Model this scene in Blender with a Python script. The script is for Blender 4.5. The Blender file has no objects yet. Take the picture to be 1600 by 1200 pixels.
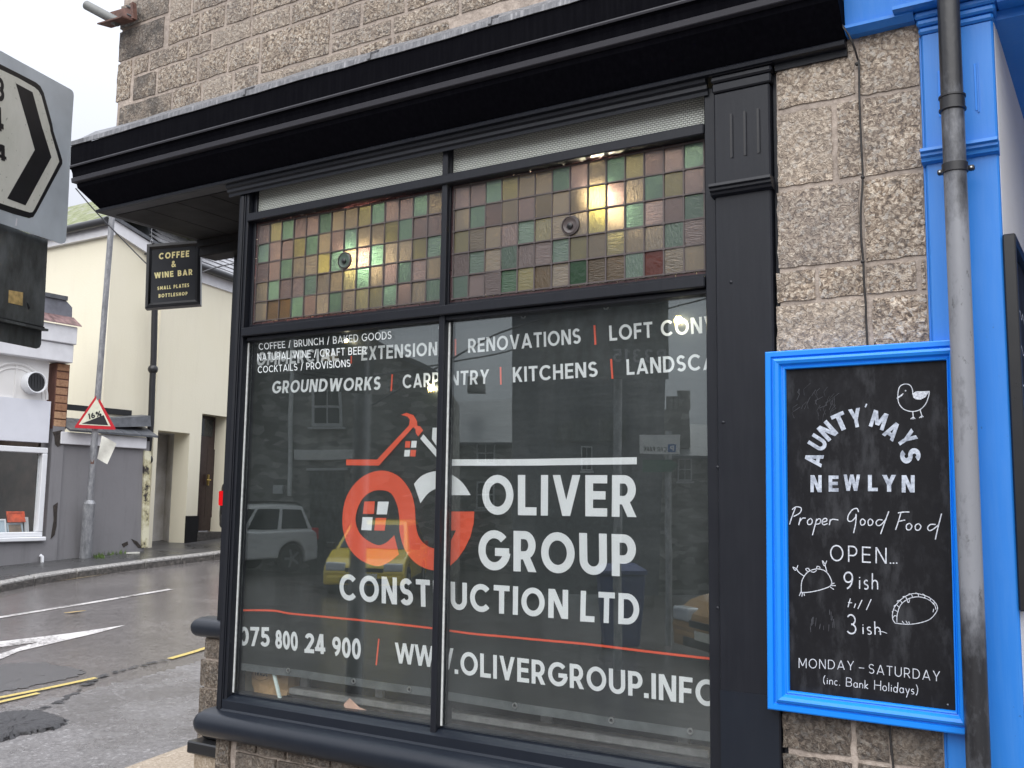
import bpy, bmesh, math, random
from mathutils import Vector, Matrix
random.seed(7)
S = bpy.context.scene
COL = S.collection
R = math.radians

# ------------------------------------------------------------------ camera, sky, sun, exposure
F_PX, D_CAM = 1560.0, 2.6
YAW, PITCH, ROLL = R(32.104), R(6.698), R(0.775)
CAM = Vector((0.0, -D_CAM, 0.0))          # eye height is z = 0, the shop front is the plane y = 0
_f = Vector((-math.sin(YAW)*math.cos(PITCH), math.cos(YAW)*math.cos(PITCH), math.sin(PITCH)))
_r0 = Vector((math.cos(YAW), math.sin(YAW), 0.0)); _u0 = _r0.cross(_f)
_r = _r0*math.cos(ROLL) + _u0*math.sin(ROLL)
_u = _u0*math.cos(ROLL) - _r0*math.sin(ROLL)
cd = bpy.data.cameras.new('camera'); cam = bpy.data.objects.new('camera', cd); COL.objects.link(cam)
cd.sensor_fit = 'HORIZONTAL'; cd.sensor_width = 36.0; cd.lens = F_PX/1600*36.0
cd.clip_start = 0.05; cd.clip_end = 600.0
M = Matrix(((_r.x, _u.x, -_f.x, 0), (_r.y, _u.y, -_f.y, 0), (_r.z, _u.z, -_f.z, 0), (0, 0, 0, 1)))
cam.matrix_world = Matrix.Translation(CAM) @ M
S.camera = cam

S.view_settings.view_transform = 'Standard'; S.view_settings.look = 'None'
S.view_settings.exposure = 1.2; S.view_settings.gamma = 1.0
S.view_settings.use_curve_mapping = False
S.cycles.use_denoising = True
S.cycles.max_bounces = 10; S.cycles.transparent_max_bounces = 16
S.cycles.sample_clamp_indirect = 6.0
S.cycles.caustics_reflective = False; S.cycles.caustics_refractive = False

SUN_EL, SUN_AZ = R(52), R(200)            # broad overcast light from the street side
wd = bpy.data.worlds.new('World'); S.world = wd; wd.use_nodes = True
nt = wd.node_tree; nt.nodes.clear()
def wn(t, **k):
    n = nt.nodes.new(t)
    for a, b in k.items(): setattr(n, a, b)
    return n
sky = wn('ShaderNodeTexSky', sky_type='NISHITA', sun_disc=False, sun_elevation=SUN_EL, sun_rotation=SUN_AZ,
         air_density=1.0, dust_density=4.0)
hsv = wn('ShaderNodeHueSaturation'); hsv.inputs['Saturation'].default_value = 0.18
tc = wn('ShaderNodeTexCoord'); sep = wn('ShaderNodeSeparateXYZ')
ov = wn('ShaderNodeMapRange'); ov.inputs['From Min'].default_value = 0.0; ov.inputs['From Max'].default_value = 1.0
ov.inputs['To Min'].default_value = 2.0; ov.inputs['To Max'].default_value = 9.8   # overcast: the zenith is almost three times the horizon
cl = wn('ShaderNodeMix', data_type='RGBA', blend_type='MULTIPLY'); cl.inputs[0].default_value = 1.0
cl.inputs[7].default_value = (0.905, 0.945, 1.05, 1)
mx = wn('ShaderNodeMix', data_type='RGBA'); mx.inputs[0].default_value = 0.96
bg = wn('ShaderNodeBackground'); bg.inputs['Strength'].default_value = 0.10
wo = wn('ShaderNodeOutputWorld')
nt.links.new(tc.outputs['Generated'], sep.inputs[0]); nt.links.new(sep.outputs['Z'], ov.inputs['Value'])
nt.links.new(ov.outputs[0], cl.inputs[6]); nt.links.new(sky.outputs[0], hsv.inputs['Color'])
nt.links.new(hsv.outputs[0], mx.inputs[6]); nt.links.new(cl.outputs[2], mx.inputs[7])
nt.links.new(mx.outputs[2], bg.inputs['Color']); nt.links.new(bg.outputs[0], wo.inputs['Surface'])

sd = bpy.data.lights.new('overcast_sun', 'SUN'); sun = bpy.data.objects.new('overcast_sun', sd); COL.objects.link(sun)
sd.energy = 1.5; sd.angle = R(80); sd.color = (1.0, 0.975, 0.94)
# light travels from the street side (negative y), high up, down onto the shop front
sdir = Vector((-0.22, 0.75, -1.0)).normalized()
sun.rotation_euler = sdir.to_track_quat('-Z', 'Y').to_euler()

# ------------------------------------------------------------------ measuring helpers (survey of the place from the photograph)
def ray(px, py): return _r*((px-800)/F_PX) - _u*((py-600)/F_PX) + _f
def at(px, py, Y=0.0):                       # point of the vertical plane y = Y
    d = ray(px, py); t = (Y+D_CAM)/d.y
    return CAM + d*t
def atx(px, py, X):                          # point of the vertical plane x = X
    d = ray(px, py); return CAM + d*(X/d.x)
GA, GB, G0 = -0.0235, 0.0515, -1.55           # the street slopes
def gz(x, y): return G0 + GA*x + GB*y
def gp(px, py, dz=0.0):
    d = ray(px, py); n = Vector((-GA, -GB, 1))
    t = (G0+dz-n.dot(CAM))/n.dot(d); return CAM + d*t
def dep(px, py, dd): return CAM + ray(px, py)*dd
def mir(v): return Vector((v.x, -v.y, v.z))  # what the glass reflects stands on the street side
def md(px, py, dd): return mir(dep(px, py, dd))

# ------------------------------------------------------------------ materials
MATS = {}
class NB:
    def __init__(s, name):
        m = bpy.data.materials.new(name); m.use_nodes = True; s.m = m; s.t = m.node_tree
        s.bsdf = s.t.nodes['Principled BSDF']; s.out = s.t.nodes['Material Output']
        s.pos = None
    def n(s, t, **k):
        x = s.t.nodes.new(t)
        for a, b in k.items(): setattr(x, a, b)
        return x
    def l(s, a, b): s.t.links.new(a, b)
    def P(s, sc=(1, 1, 1), rot=(0, 0, 0), obj=False):
        if obj: src = s.n('ShaderNodeTexCoord').outputs['Object']
        else: src = s.n('ShaderNodeNewGeometry').outputs['Position']
        mp = s.n('ShaderNodeMapping'); mp.inputs['Scale'].default_value = sc; mp.inputs['Rotation'].default_value = rot
        s.l(src, mp.inputs['Vector']); return mp.outputs[0]
    def noise(s, scale, detail=4, rough=.55, vec=None, dist=0.0):
        x = s.n('ShaderNodeTexNoise'); x.inputs['Scale'].default_value = scale; x.inputs['Detail'].default_value = detail
        x.inputs['Roughness'].default_value = rough; x.inputs['Distortion'].default_value = dist
        s.l(vec if vec is not None else s.P(), x.inputs['Vector']); return x.outputs['Fac']
    def vor(s, scale, vec=None, feat='F1', out='Distance', rnd=1.0):
        x = s.n('ShaderNodeTexVoronoi'); x.feature = feat; x.inputs['Scale'].default_value = scale
        x.inputs['Randomness'].default_value = rnd
        s.l(vec if vec is not None else s.P(), x.inputs['Vector']); return x.outputs[out]
    def ramp(s, fac, stops, interp='LINEAR'):
        x = s.n('ShaderNodeValToRGB'); cr = x.color_ramp; cr.interpolation = interp
        while len(cr.elements) < len(stops): cr.elements.new(.5)
        for e, (p, c) in zip(cr.elements, stops):
            e.position = p; e.color = (c, c, c, 1) if isinstance(c, (int, float)) else (*c, 1)
        s.l(fac, x.inputs['Fac']); return x.outputs['Color']
    def mix(s, fac, a, b, mode='MIX'):
        x = s.n('ShaderNodeMix', data_type='RGBA', blend_type=mode)
        for i, v in ((0, fac), (6, a), (7, b)):
            if isinstance(v, (int, float)): x.inputs[i].default_value = v if i == 0 else (v, v, v, 1)
            elif isinstance(v, tuple): x.inputs[i].default_value = (*v[:3], 1)
            else: s.l(v, x.inputs[i])
        return x.outputs[2]
    def set(s, **k):
        for a, b in k.items():
            i = s.bsdf.inputs[a.replace('_', ' ')]
            if isinstance(b, (int, float)): i.default_value = b
            elif isinstance(b, tuple): i.default_value = (*b[:3], 1)
            else: s.l(b, i)
    def bump(s, h, strength=.3, dist=.005, prev=None):
        x = s.n('ShaderNodeBump'); x.inputs['Strength'].default_value = strength; x.inputs['Distance'].default_value = dist
        s.l(h, x.inputs['Height'])
        if prev is not None: s.l(prev, x.inputs['Normal'])
        s.l(x.outputs[0], s.bsdf.inputs['Normal']); return x.outputs[0]
def mat(name, fn):
    b = NB(name); fn(b); MATS[name] = b.m; return b.m

def flat(name, c, rough=.5, metal=0.0, var=.12, scale=9, bump=0.0, spec=.5, coat=0.0):
    def f(b):
        n = b.noise(scale, 5)
        b.set(Base_Color=b.mix(b.ramp(n, [(.3, 0.0), (.7, 1.0)]), tuple(x*(1-var) for x in c), tuple(min(1, x*(1+var)) for x in c)),
              Metallic=metal, Specular_IOR_Level=spec, Coat_Weight=coat)
        b.set(Roughness=b.mix(b.noise(scale*2.3, 4), rough*.8, min(1, rough*1.2)))
        if bump: b.bump(b.noise(scale*12, 4), bump, .003)
    return mat(name, f)

def paint(name, c, rough=.4, streak=.35, worn=(.1, .1, .11), spec=.5, chips=0.0):
    # weathered gloss paint: brushed, rain streaked, rubbed
    def f(b):
        st = b.noise(3.0, 6, .65, b.P((26, 26, 1.6)))
        big = b.noise(2.2, 5, .6)
        k = b.ramp(st, [(.42, 0.0), (.78, 1.0)])
        k2 = b.ramp(big, [(.35, 0.0), (.75, 1.0)])
        col = b.mix(b.mix(streak, 0.0, k), c, worn)
        col = b.mix(b.mix(.3, 0.0, k2), col, tuple(x*.7 for x in c))
        if chips: col = b.mix(b.ramp(b.noise(46, 5, .75, b.P((1, 1, .6))), [(.27, chips), (.32, 0.0)]), col, (.02, .03, .05))
        b.set(Base_Color=col, Roughness=b.mix(b.noise(7, 5), rough*.75, min(1, rough*1.3)), Specular_IOR_Level=spec)
        n1 = b.bump(b.noise(14, 5, .6, b.P((2, 2, .35))), .12, .006)
        b.bump(b.noise(160, 3), .05, .002, n1)
    return mat(name, f)

paint('anthracite_paint', (.0085, .0098, .0145), .42, .2, (.027, .030, .038), .34)
paint('anthracite_new_paint', (.0085, .0120, .0195), .34, .12, (.024, .028, .038), .42)
paint('black_fascia_paint', (.0020, .0020, .0036), .7, .16, (.022, .022, .027), .035)
paint('ledge_lit_paint', (.026, .025, .031), .5, .2, (.05, .048, .054), .35)  # lighter copy of the fascia paint, sky light on ledge and bead put into colour
paint('soffit_paint', (.012, .011, .011), .6, .35, (.035, .031, .027), .2)
paint('blue_paint', (.020, .205, .66), .42, .30, (.10, .29, .68), chips=.6)
paint('blue_frame_paint', (.005, .235, .84), .36, .16, (.03, .29, .86), chips=.5)

def granite(b, tone=1.1, dark=0.0):
    oi = b.n('ShaderNodeObjectInfo').outputs['Random']
    p = b.P()
    big = b.noise(9, 5, .6, p); mid = b.noise(78, 5, .62, p, .9); fine = b.noise(240, 4, .6, p)
    v = b.vor(120, p, out='Color')
    bw = b.n('ShaderNodeRGBToBW'); b.l(v, bw.inputs[0])
    base = b.ramp(mid, [(.36, (.095*tone, .072*tone, .055*tone)), (.455, (.28*tone, .21*tone, .15*tone)), (.53, (.50*tone, .395*tone, .295*tone)), (.62, (.78*tone, .68*tone, .55*tone))])
    c = b.mix(b.ramp(bw.outputs[0], [(.72, 0.0), (.82, .75)]), base, (.66*tone, .61*tone, .54*tone))
    c = b.mix(b.ramp(fine, [(.30, .8), (.40, 0.0)]), c, (.055, .045, .04))
    c = b.mix(b.ramp(big, [(.35, .55), (.65, 0.0)]), c, (.16*tone, .14*tone, .125*tone))
    c = b.mix(b.ramp(oi, [(0, .3), (.35, 0.0), (1, .0)]), c, (.27*tone, .245*tone, .235*tone))
    c = b.mix(b.ramp(oi, [(.6, 0.0), (1, .38)]), c, (.50*tone, .43*tone, .36*tone))
    if dark:
        c = b.mix(b.ramp(b.noise(13, 6, .7), [(.36, dark), (.66, 0.0)]), c, (.045, .040, .036))
    b.set(Base_Color=c, Roughness=b.mix(fine, .45, .8), Specular_IOR_Level=.4)
    n1 = b.bump(mid, 1.0, .014)
    b.bump(fine, .6, .003, n1)
mat('granite', lambda b: granite(b))
mat('granite_upper', lambda b: granite(b, .90))  # granite toned down to offset the open-sky light on the upper wall
mat('granite_weathered', lambda b: granite(b, .85, .85))
mat('granite_wet', lambda b: granite(b, .62, .55))
def mortar(b):
    n = b.noise(60, 6, .7); g = b.noise(6, 4)
    c = b.ramp(n, [(.3, (.30, .245, .205)), (.55, (.50, .42, .355)), (.75, (.62, .54, .47))])
    b.set(Base_Color=b.mix(b.ramp(g, [(.4, .5), (.7, 0.0)]), c, (.20, .17, .15)), Roughness=.9)
    b.bump(n, .8, .006)
mat('mortar', mortar)
def lead(b):
    st = b.noise(4, 6, .7, b.P((22, 22, 3))); n = b.noise(18, 5)
    c = b.ramp(st, [(.3, (.085, .088, .096)), (.5, (.165, .168, .178)), (.68, (.36, .36, .37))])
    b.set(Base_Color=b.mix(b.ramp(n, [(.4, .5), (.6, 0.0)]), c, (.11, .11, .12)), Roughness=.55, Metallic=.25)
    b.bump(n, .5, .008)
mat('lead_sheet', lead)

def glass(b, f0=.055, tint=(.985, .992, .990), dust=0.0):
    # float glass: tinted transmission under a Schlick reflection, used on both faces of a thick pane
    g = b.n('ShaderNodeNewGeometry')
    dt = b.n('ShaderNodeVectorMath', operation='DOT_PRODUCT'); b.l(g.outputs['Incoming'], dt.inputs[0]); b.l(g.outputs['Normal'], dt.inputs[1])
    def mth(op, a, c=None):
        x = b.n('ShaderNodeMath', operation=op)
        for i, v in ((0, a), (1, c)):
            if v is None: continue
            if isinstance(v, (int, float)): x.inputs[i].default_value = v
            else: b.l(v, x.inputs[i])
        return x.outputs[0]
    ab = mth('ABSOLUTE', dt.outputs['Value']); om = mth('SUBTRACT', 1.0, ab); p5 = mth('POWER', om, 5.0)
    fr = mth('ADD', mth('MULTIPLY', p5, 1-f0), f0)
    tr = b.n('ShaderNodeBsdfTransparent'); tr.inputs[0].default_value = (*tint, 1)
    gl = b.n('ShaderNodeBsdfGlossy'); gl.inputs['Roughness'].default_value = 0.0; gl.inputs['Color'].default_value = (.93, 1.0, .985, 1)
    bp = b.n('ShaderNodeBump'); bp.inputs['Strength'].default_value = .012; bp.inputs['Distance'].default_value = .02
    b.l(b.noise(2.6, 2), bp.inputs['Height']); b.l(bp.outputs[0], gl.inputs['Normal'])
    mx = b.n('ShaderNodeMixShader'); b.l(fr, mx.inputs[0]); b.l(tr.outputs[0], mx.inputs[1]); b.l(gl.outputs[0], mx.inputs[2])
    if dust:
        df = b.n('ShaderNodeBsdfDiffuse'); df.inputs[0].default_value = (.62, .66, .66, 1)
        sm = b.ramp(b.mix(.5, b.noise(2.4, 5, .65), b.noise(3, 6, .7, b.P((5, 5, .8)))), [(.38, dust*.35), (.52, dust), (.66, dust*2.6)])
        m2 = b.n('ShaderNodeMixShader'); b.l(sm, m2.inputs[0]); b.l(mx.outputs[0], m2.inputs[1]); b.l(df.outputs[0], m2.inputs[2]); mx = m2
    b.l(mx.outputs[0], b.out.inputs['Surface'])
mat('window_glass', lambda b: glass(b, .115, dust=.0075))
mat('clear_glass', lambda b: glass(b, .05))

def stained(name, c, kind=0):
    # cathedral glass: coloured light from the lit shop, a little colour from the street side, a wet-looking face
    def f(b):
        oi = b.n('ShaderNodeObjectInfo').outputs['Random']
        off = b.n('ShaderNodeVectorMath', operation='MULTIPLY_ADD')
        cb = b.n('ShaderNodeCombineXYZ'); 
        for i in range(3): b.l(oi, cb.inputs[i])
        cb2 = b.n('ShaderNodeNewGeometry')
        b.l(cb.outputs[0], off.inputs[0]); off.inputs[1].default_value = (9, 5, 7); b.l(cb2.outputs['Position'], off.inputs[2])
        sc = {0: (30, 30, 30), 1: (22, 22, 120), 2: (120, 120, 26)}[kind]
        mp = b.n('ShaderNodeMapping'); mp.inputs['Scale'].default_value = sc; b.l(off.outputs[0], mp.inputs[0])
        h = b.noise(1.6, 3, .6, mp.outputs[0], .8)
        bp = b.n('ShaderNodeBump'); bp.inputs['Strength'].default_value = .10 if kind == 0 else .34; bp.inputs['Distance'].default_value = .012; b.l(h, bp.inputs['Height'])
        hs = b.n('ShaderNodeHueSaturation'); hs.inputs['Color'].default_value = (*c, 1)
        vr = b.n('ShaderNodeMapRange'); vr.inputs['To Min'].default_value = .78; vr.inputs['To Max'].default_value = 1.22
        b.l(oi, vr.inputs['Value']); b.l(vr.outputs[0], hs.inputs['Value'])
        rf = b.n('ShaderNodeBsdfRefraction'); rf.inputs['IOR'].default_value = 1.35; rf.inputs['Roughness'].default_value = .46
        b.l(hs.outputs[0], rf.inputs['Color']); b.l(bp.outputs[0], rf.inputs['Normal'])
        rg = b.n('ShaderNodeBsdfRefraction'); rg.inputs['IOR'].default_value = 1.2; rg.inputs['Roughness'].default_value = .24
        b.l(hs.outputs[0], rg.inputs['Color']); b.l(bp.outputs[0], rg.inputs['Normal'])
        m0 = b.n('ShaderNodeMixShader'); m0.inputs[0].default_value = .55; b.l(rf.outputs[0], m0.inputs[1]); b.l(rg.outputs[0], m0.inputs[2]); rf = m0
        df = b.n('ShaderNodeBsdfDiffuse'); b.l(hs.outputs[0], df.inputs['Color']); b.l(bp.outputs[0], df.inputs['Normal'])
        gl = b.n('ShaderNodeBsdfGlossy'); gl.inputs['Roughness'].default_value = .09; b.l(bp.outputs[0], gl.inputs['Normal'])
        m1 = b.n('ShaderNodeMixShader'); m1.inputs[0].default_value = .42; b.l(rf.outputs[0], m1.inputs[1]); b.l(df.outputs[0], m1.inputs[2])
        lw = b.n('ShaderNodeFresnel'); lw.inputs['IOR'].default_value = 1.5; b.l(bp.outputs[0], lw.inputs['Normal'])
        m2 = b.n('ShaderNodeMixShader'); b.l(lw.outputs[0], m2.inputs[0]); b.l(m1.outputs[0], m2.inputs[1]); b.l(gl.outputs[0], m2.inputs[2])
        b.l(m2.outputs[0], b.out.inputs['Surface'])
    return mat(name, f)
TCOL = {'P': (.238, .194, .185), 'G': (.180, .245, .203), 'B': (.272, .238, .190), 'O': (.262, .243, .155), 'Y': (.37, .34, .18), 'D': (.15, .11, .065), 'E': (.08, .15, .09), 'R': (.19, .07, .055)}
for k_, c_ in TCOL.items():
    for q in range(3): stained('stained_%s%d' % (k_, q), c_, q)
stained('border_glass', (.16, .095, .10), 0)
flat('lead_came', (.085, .070, .068), .6, .1)

def frosted(b):
    p = b.P()
    br = b.n('ShaderNodeTexBrick'); br.inputs['Scale'].default_value = 1.0; br.inputs['Mortar Size'].default_value = .0018
    br.inputs['Brick Width'].default_value = .013; br.inputs['Row Height'].default_value = .0065; br.inputs['Mortar Smooth'].default_value = 1.0
    mp = b.P((1, 1, 1), (R(90), 0, 0)); b.l(mp, br.inputs['Vector'])
    b.set(Base_Color=b.mix(b.noise(5, 4), (.42, .44, .40), (.56, .58, .53)), Roughness=.14, Specular_IOR_Level=.9)
    b.set(Base_Color=b.mix(br.outputs['Fac'], b.mix(b.noise(5, 4), (.54, .57, .51), (.72, .74, .67)), (.30, .32, .285)))
    n1 = b.bump(br.outputs['Fac'], .8, .004); b.bump(b.noise(30, 3), .2, .005, n1)
mat('patterned_glass', frosted)
def banner(b):
    # dark printed PVC
    n = b.noise(5, 4, .6, b.P((2, 2, 9)))
    b.set(Base_Color=b.mix(n, (.0095, .0130, .0118), (.0155, .0205, .0185)), Roughness=.45, Specular_IOR_Level=.5)
    b.bump(b.noise(3.2, 3, .5, b.P((1, 1, 4))), .25, .02)
mat('banner_pvc', banner)
flat('banner_hem', (.10, .112, .112), .32, var=.35, scale=14)
flat('banner_white', (.84, .87, .87), .4, var=.03)
flat('banner_orange', (.80, .105, .045), .4, var=.04)
flat('vinyl_white', (.80, .85, .85), .4, var=.05)
flat('eyelet_metal', (.55, .56, .55), .3, .9)
flat('gold_letter', (.98, .84, .42), .4)
flat('sign_black', (.009, .0095, .012), .35)
flat('sign_panel', (.022, .024, .03), .4)

def board(b):
    n = b.noise(6, 6, .7, b.P((3, 3, 1))); sm = b.noise(30, 5, .7, b.P((1, 1, .6)))
    k = b.ramp(n, [(.52, 0.0), (.78, .9)]); k2 = b.ramp(sm, [(.48, 0.0), (.8, .5)])
    c = b.mix(k, (.0048, .0048, .0065), (.055, .057, .063)); c = b.mix(k2, c, (.026, .027, .031))
    b.set(Base_Color=c, Roughness=.65, Specular_IOR_Level=.25)
mat('blackboard', board)
def chalk(b):
    n = b.noise(240, 4, .7); g = b.noise(40, 4)
    b.set(Base_Color=b.mix(b.ramp(n, [(.35, 1.0), (.6, 0.0)]), (.66, .69, .74), (.36, .38, .43)), Roughness=.9)
mat('chalk_paint', chalk)
def chalkb(b):
    n = b.noise(120, 4, .7); g = b.noise(26, 4, .6, b.P((1, 1, 2)))
    b.set(Base_Color=b.mix(b.ramp(b.mix(.5, n, g), [(.40, 1.0), (.60, 0.0)]), (.56, .61, .69), (.26, .29, .35)), Roughness=.9)
mat('chalk_block', chalkb)
flat('chalk_smudge', (.055, .057, .066), .9, var=.5, scale=60)

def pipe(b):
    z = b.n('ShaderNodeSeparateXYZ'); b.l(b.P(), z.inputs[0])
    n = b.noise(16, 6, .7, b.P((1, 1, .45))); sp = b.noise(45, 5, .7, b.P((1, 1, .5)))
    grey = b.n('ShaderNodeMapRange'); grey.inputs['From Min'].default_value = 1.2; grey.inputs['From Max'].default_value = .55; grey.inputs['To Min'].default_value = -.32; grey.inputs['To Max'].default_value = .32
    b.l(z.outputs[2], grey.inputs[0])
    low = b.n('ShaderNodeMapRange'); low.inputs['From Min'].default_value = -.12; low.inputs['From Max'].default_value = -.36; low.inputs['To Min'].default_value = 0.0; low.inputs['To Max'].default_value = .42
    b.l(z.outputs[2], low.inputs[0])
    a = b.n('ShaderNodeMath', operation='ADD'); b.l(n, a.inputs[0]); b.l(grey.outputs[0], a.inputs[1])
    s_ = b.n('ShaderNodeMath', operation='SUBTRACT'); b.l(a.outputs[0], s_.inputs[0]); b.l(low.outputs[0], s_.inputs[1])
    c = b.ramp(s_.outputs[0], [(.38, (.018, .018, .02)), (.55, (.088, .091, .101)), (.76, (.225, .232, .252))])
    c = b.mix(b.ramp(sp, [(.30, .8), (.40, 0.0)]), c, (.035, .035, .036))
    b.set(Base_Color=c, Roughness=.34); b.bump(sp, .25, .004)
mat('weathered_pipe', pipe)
flat('black_plastic', (.014, .014, .016), .4)
flat('cable_black', (.02, .018, .017), .55)
def white_wall(b):
    n = b.noise(3, 5, .6); f_ = b.noise(60, 4)
    b.set(Base_Color=b.mix(n, (.66, .64, .62), (.80, .79, .77)), Roughness=.7); b.bump(f_, .25, .006)
mat('white_render', white_wall)
def cream(b):
    n = b.noise(.9, 5, .6); st = b.noise(3, 6, .7, b.P((2, 2, .25)))
    z = b.n('ShaderNodeSeparateXYZ'); b.l(b.P(), z.inputs[0])
    c = b.mix(n, (.76, .71, .54), (.82, .77, .63))
    c = b.mix(b.ramp(st, [(.5, 0.0), (.8, .3)]), c, (.64, .58, .46))
    b.set(Base_Color=c, Roughness=.8); b.bump(b.noise(40, 4), .2, .01)
mat('cream_render', cream)
def grey_render(b):
    n = b.noise(1.6, 6, .65); st = b.noise(2, 6, .7, b.P((4, 4, .5)))
    c = b.mix(n, (.185, .180, .188), (.235, .230, .238))
    c = b.mix(b.ramp(st, [(.52, 0.0), (.8, .45)]), c, (.11, .105, .11))
    b.set(Base_Color=c, Roughness=.6); b.bump(b.noise(18, 4), .25, .01)
mat('grey_render', grey_render)
def peeling(b):
    n = b.noise(4.5, 6, .7)
    b.set(Base_Color=b.ramp(n, [(.44, (.70, .67, .50)), (.56, (.48, .44, .27)), (.63, (.035, .03, .03))]), Roughness=.85)
    b.bump(n, .6, .02)
mat('peeling_cream', peeling)
def alley(b):
    n = b.noise(2.2, 5, .65)
    b.set(Base_Color=b.mix(b.ramp(n, [(.4, 0.0), (.7, 1.0)]), (.62, .60, .58), (.42, .395, .35)), Roughness=.8)
mat('alley_render', alley)
flat('bare_mortar', (.035, .028, .024), .9, var=.6, scale=30)
flat('white_upvc', (.74, .75, .77), .35, var=.03)
flat('white_board', (.70, .70, .72), .6, var=.06)
flat('lilac_white', (.68, .69, .74), .6, var=.05, scale=3)
flat('dark_slate_cap', (.085, .09, .10), .45, var=.3, scale=12)
flat('black_gloss', (.012, .012, .013), .3)
flat('door_brown', (.035, .02, .02), .35, var=.3, scale=20)
flat('brass', (.62, .45, .16), .3, .9)
def slate(b):
    oi = b.n('ShaderNodeObjectInfo').outputs['Random']
    n = b.noise(8, 5, .65, b.P((1, 3, 1)))
    c = b.ramp(n, [(.3, (.15, .15, .16)), (.6, (.32, .32, .335)), (.8, (.50, .50, .51))])
    b.set(Base_Color=c, Roughness=.35); b.bump(n, .5, .02)
mat('slate', slate)
def moss(b):
    n = b.noise(7, 6, .7)
    b.set(Base_Color=b.ramp(n, [(.35, (.13, .15, .07)), (.52, (.22, .24, .13)), (.64, (.27, .27, .25))]), Roughness=.9); b.bump(n, .8, .03)
mat('mossy_slate', moss)
flat('gutter_black', (.018, .018, .02), .35)
def brickm(b):
    oi = b.n('ShaderNodeObjectInfo').outputs['Random']; n = b.noise(30, 5, .7)
    c = b.mix(oi, (.30, .15, .08), (.47, .29, .17))
    b.set(Base_Color=b.mix(b.ramp(n, [(.35, .6), (.55, 0.0)]), c, (.16, .075, .04)), Roughness=.8); b.bump(n, .5, .01)
mat('old_brick', brickm)
flat('brick_joint', (.13, .06, .045), .9)
flat('red_tile', (.19, .115, .11), .5, var=.5, scale=14)
flat('wet_cladding', (.16, .165, .19), .3, var=.3, scale=6)
flat('dark_interior', (.055, .04, .032), .7, var=.4, scale=5)
flat('spill_block_dark', (.010, .009, .009), .8, var=.3, scale=4)  # near-black for the added spill boards, keeps the gap below the banner dark
flat('interior_ceiling', (.62, .60, .50), .7, var=.06)
flat('interior_wall', (.42, .39, .31), .8, var=.15)
flat('timber_grey', (.29, .29, .28), .6, var=.25, scale=26)
flat('dusty_board', (.06, .05, .047), .75, var=.5, scale=18)
def paperbag(b):
    n = b.noise(14, 5, .6); 
    b.set(Base_Color=b.mix(n, (.36, .22, .10), (.52, .35, .18)), Roughness=.75); b.bump(b.noise(22, 4), .7, .02)
mat('brown_paper', paperbag)
flat('card_pink', (.52, .33, .25), .7, var=.12, scale=30)
flat('pale_plastic', (.62, .72, .68), .4)
flat('silicone_white', (.70, .72, .70), .5, var=.15, scale=60)

def road(b):
    p = b.P(); f_ = b.noise(60, 6, .75, p); g = b.noise(1.2, 6, .65, p); v = b.vor(85, p)
    st = b.noise(1.5, 5, .6, b.P((2.2, .5, 1)))
    c = b.ramp(f_, [(.3, (.080, .072, .070)), (.5, (.160, .146, .142)), (.72, (.29, .272, .266))])
    m2 = b.noise(15, 6, .8, p)
    c = b.mix(b.ramp(m2, [(.38, .75), (.5, 0.0)]), c, (.072, .063, .061)); c = b.mix(b.ramp(m2, [(.56, 0.0), (.68, .6)]), c, (.30, .282, .275))
    c = b.mix(b.ramp(g, [(.42, .5), (.62, 0.0)]), c, (.088, .080, .078))
    wet = b.ramp(b.mix(.5, g, st), [(.34, .02), (.50, .08), (.66, .19)])
    b.set(Base_Color=c, Roughness=wet, Specular_IOR_Level=.75)
    n1 = b.bump(f_, .22, .005); b.bump(m2, .18, .008, n1)
mat('wet_tarmac', road)
def pave(b):
    p = b.P(); f_ = b.noise(75, 6, .8, p); g = b.noise(1.7, 6, .65, p); v = b.vor(70, p, out='Color')
    bw = b.n('ShaderNodeRGBToBW'); b.l(v, bw.inputs[0])
    c = b.ramp(f_, [(.3, (.085, .079, .078)), (.5, (.175, .165, .163)), (.72, (.30, .285, .283))])
    c = b.mix(b.ramp(bw.outputs[0], [(.80, 0.0), (.86, .8)]), c, (.36, .35, .35))
    m2 = b.noise(26, 6, .8, p)
    c = b.mix(b.ramp(m2, [(.38, .7), (.5, 0.0)]), c, (.075, .07, .07)); c = b.mix(b.ramp(m2, [(.58, 0.0), (.70, .6)]), c, (.33, .315, .31))
    c = b.mix(b.ramp(g, [(.4, .45), (.62, 0.0)]), c, (.085, .076, .07))
    b.set(Base_Color=c, Roughness=b.ramp(g, [(.35, .14), (.65, .4)]), Specular_IOR_Level=.6)
    n1 = b.bump(f_, .6, .006); b.bump(bw.outputs[0], .2, .004, n1)
mat('pavement_tarmac', pave)
def pave_far(b):
    f_ = b.noise(40, 6, .75); g = b.noise(1.3, 5, .6)
    c = b.ramp(f_, [(.3, (.035, .034, .035)), (.6, (.08, .078, .08)), (.8, (.15, .148, .15))])
    b.set(Base_Color=b.mix(b.ramp(g, [(.4, .5), (.6, 0.0)]), c, (.03, .032, .028)), Roughness=b.ramp(g, [(.35, .2), (.65, .45)])); b.bump(f_, .5, .006)
mat('dark_wet_pavement', pave_far)
def patch(b):
    f_ = b.noise(70, 6, .8)
    b.set(Base_Color=b.ramp(f_, [(.3, (.028, .027, .028)), (.6, (.062, .061, .065)), (.8, (.13, .13, .14))]), Roughness=.4); b.bump(f_, .9, .012)
mat('fresh_tarmac', patch)
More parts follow.
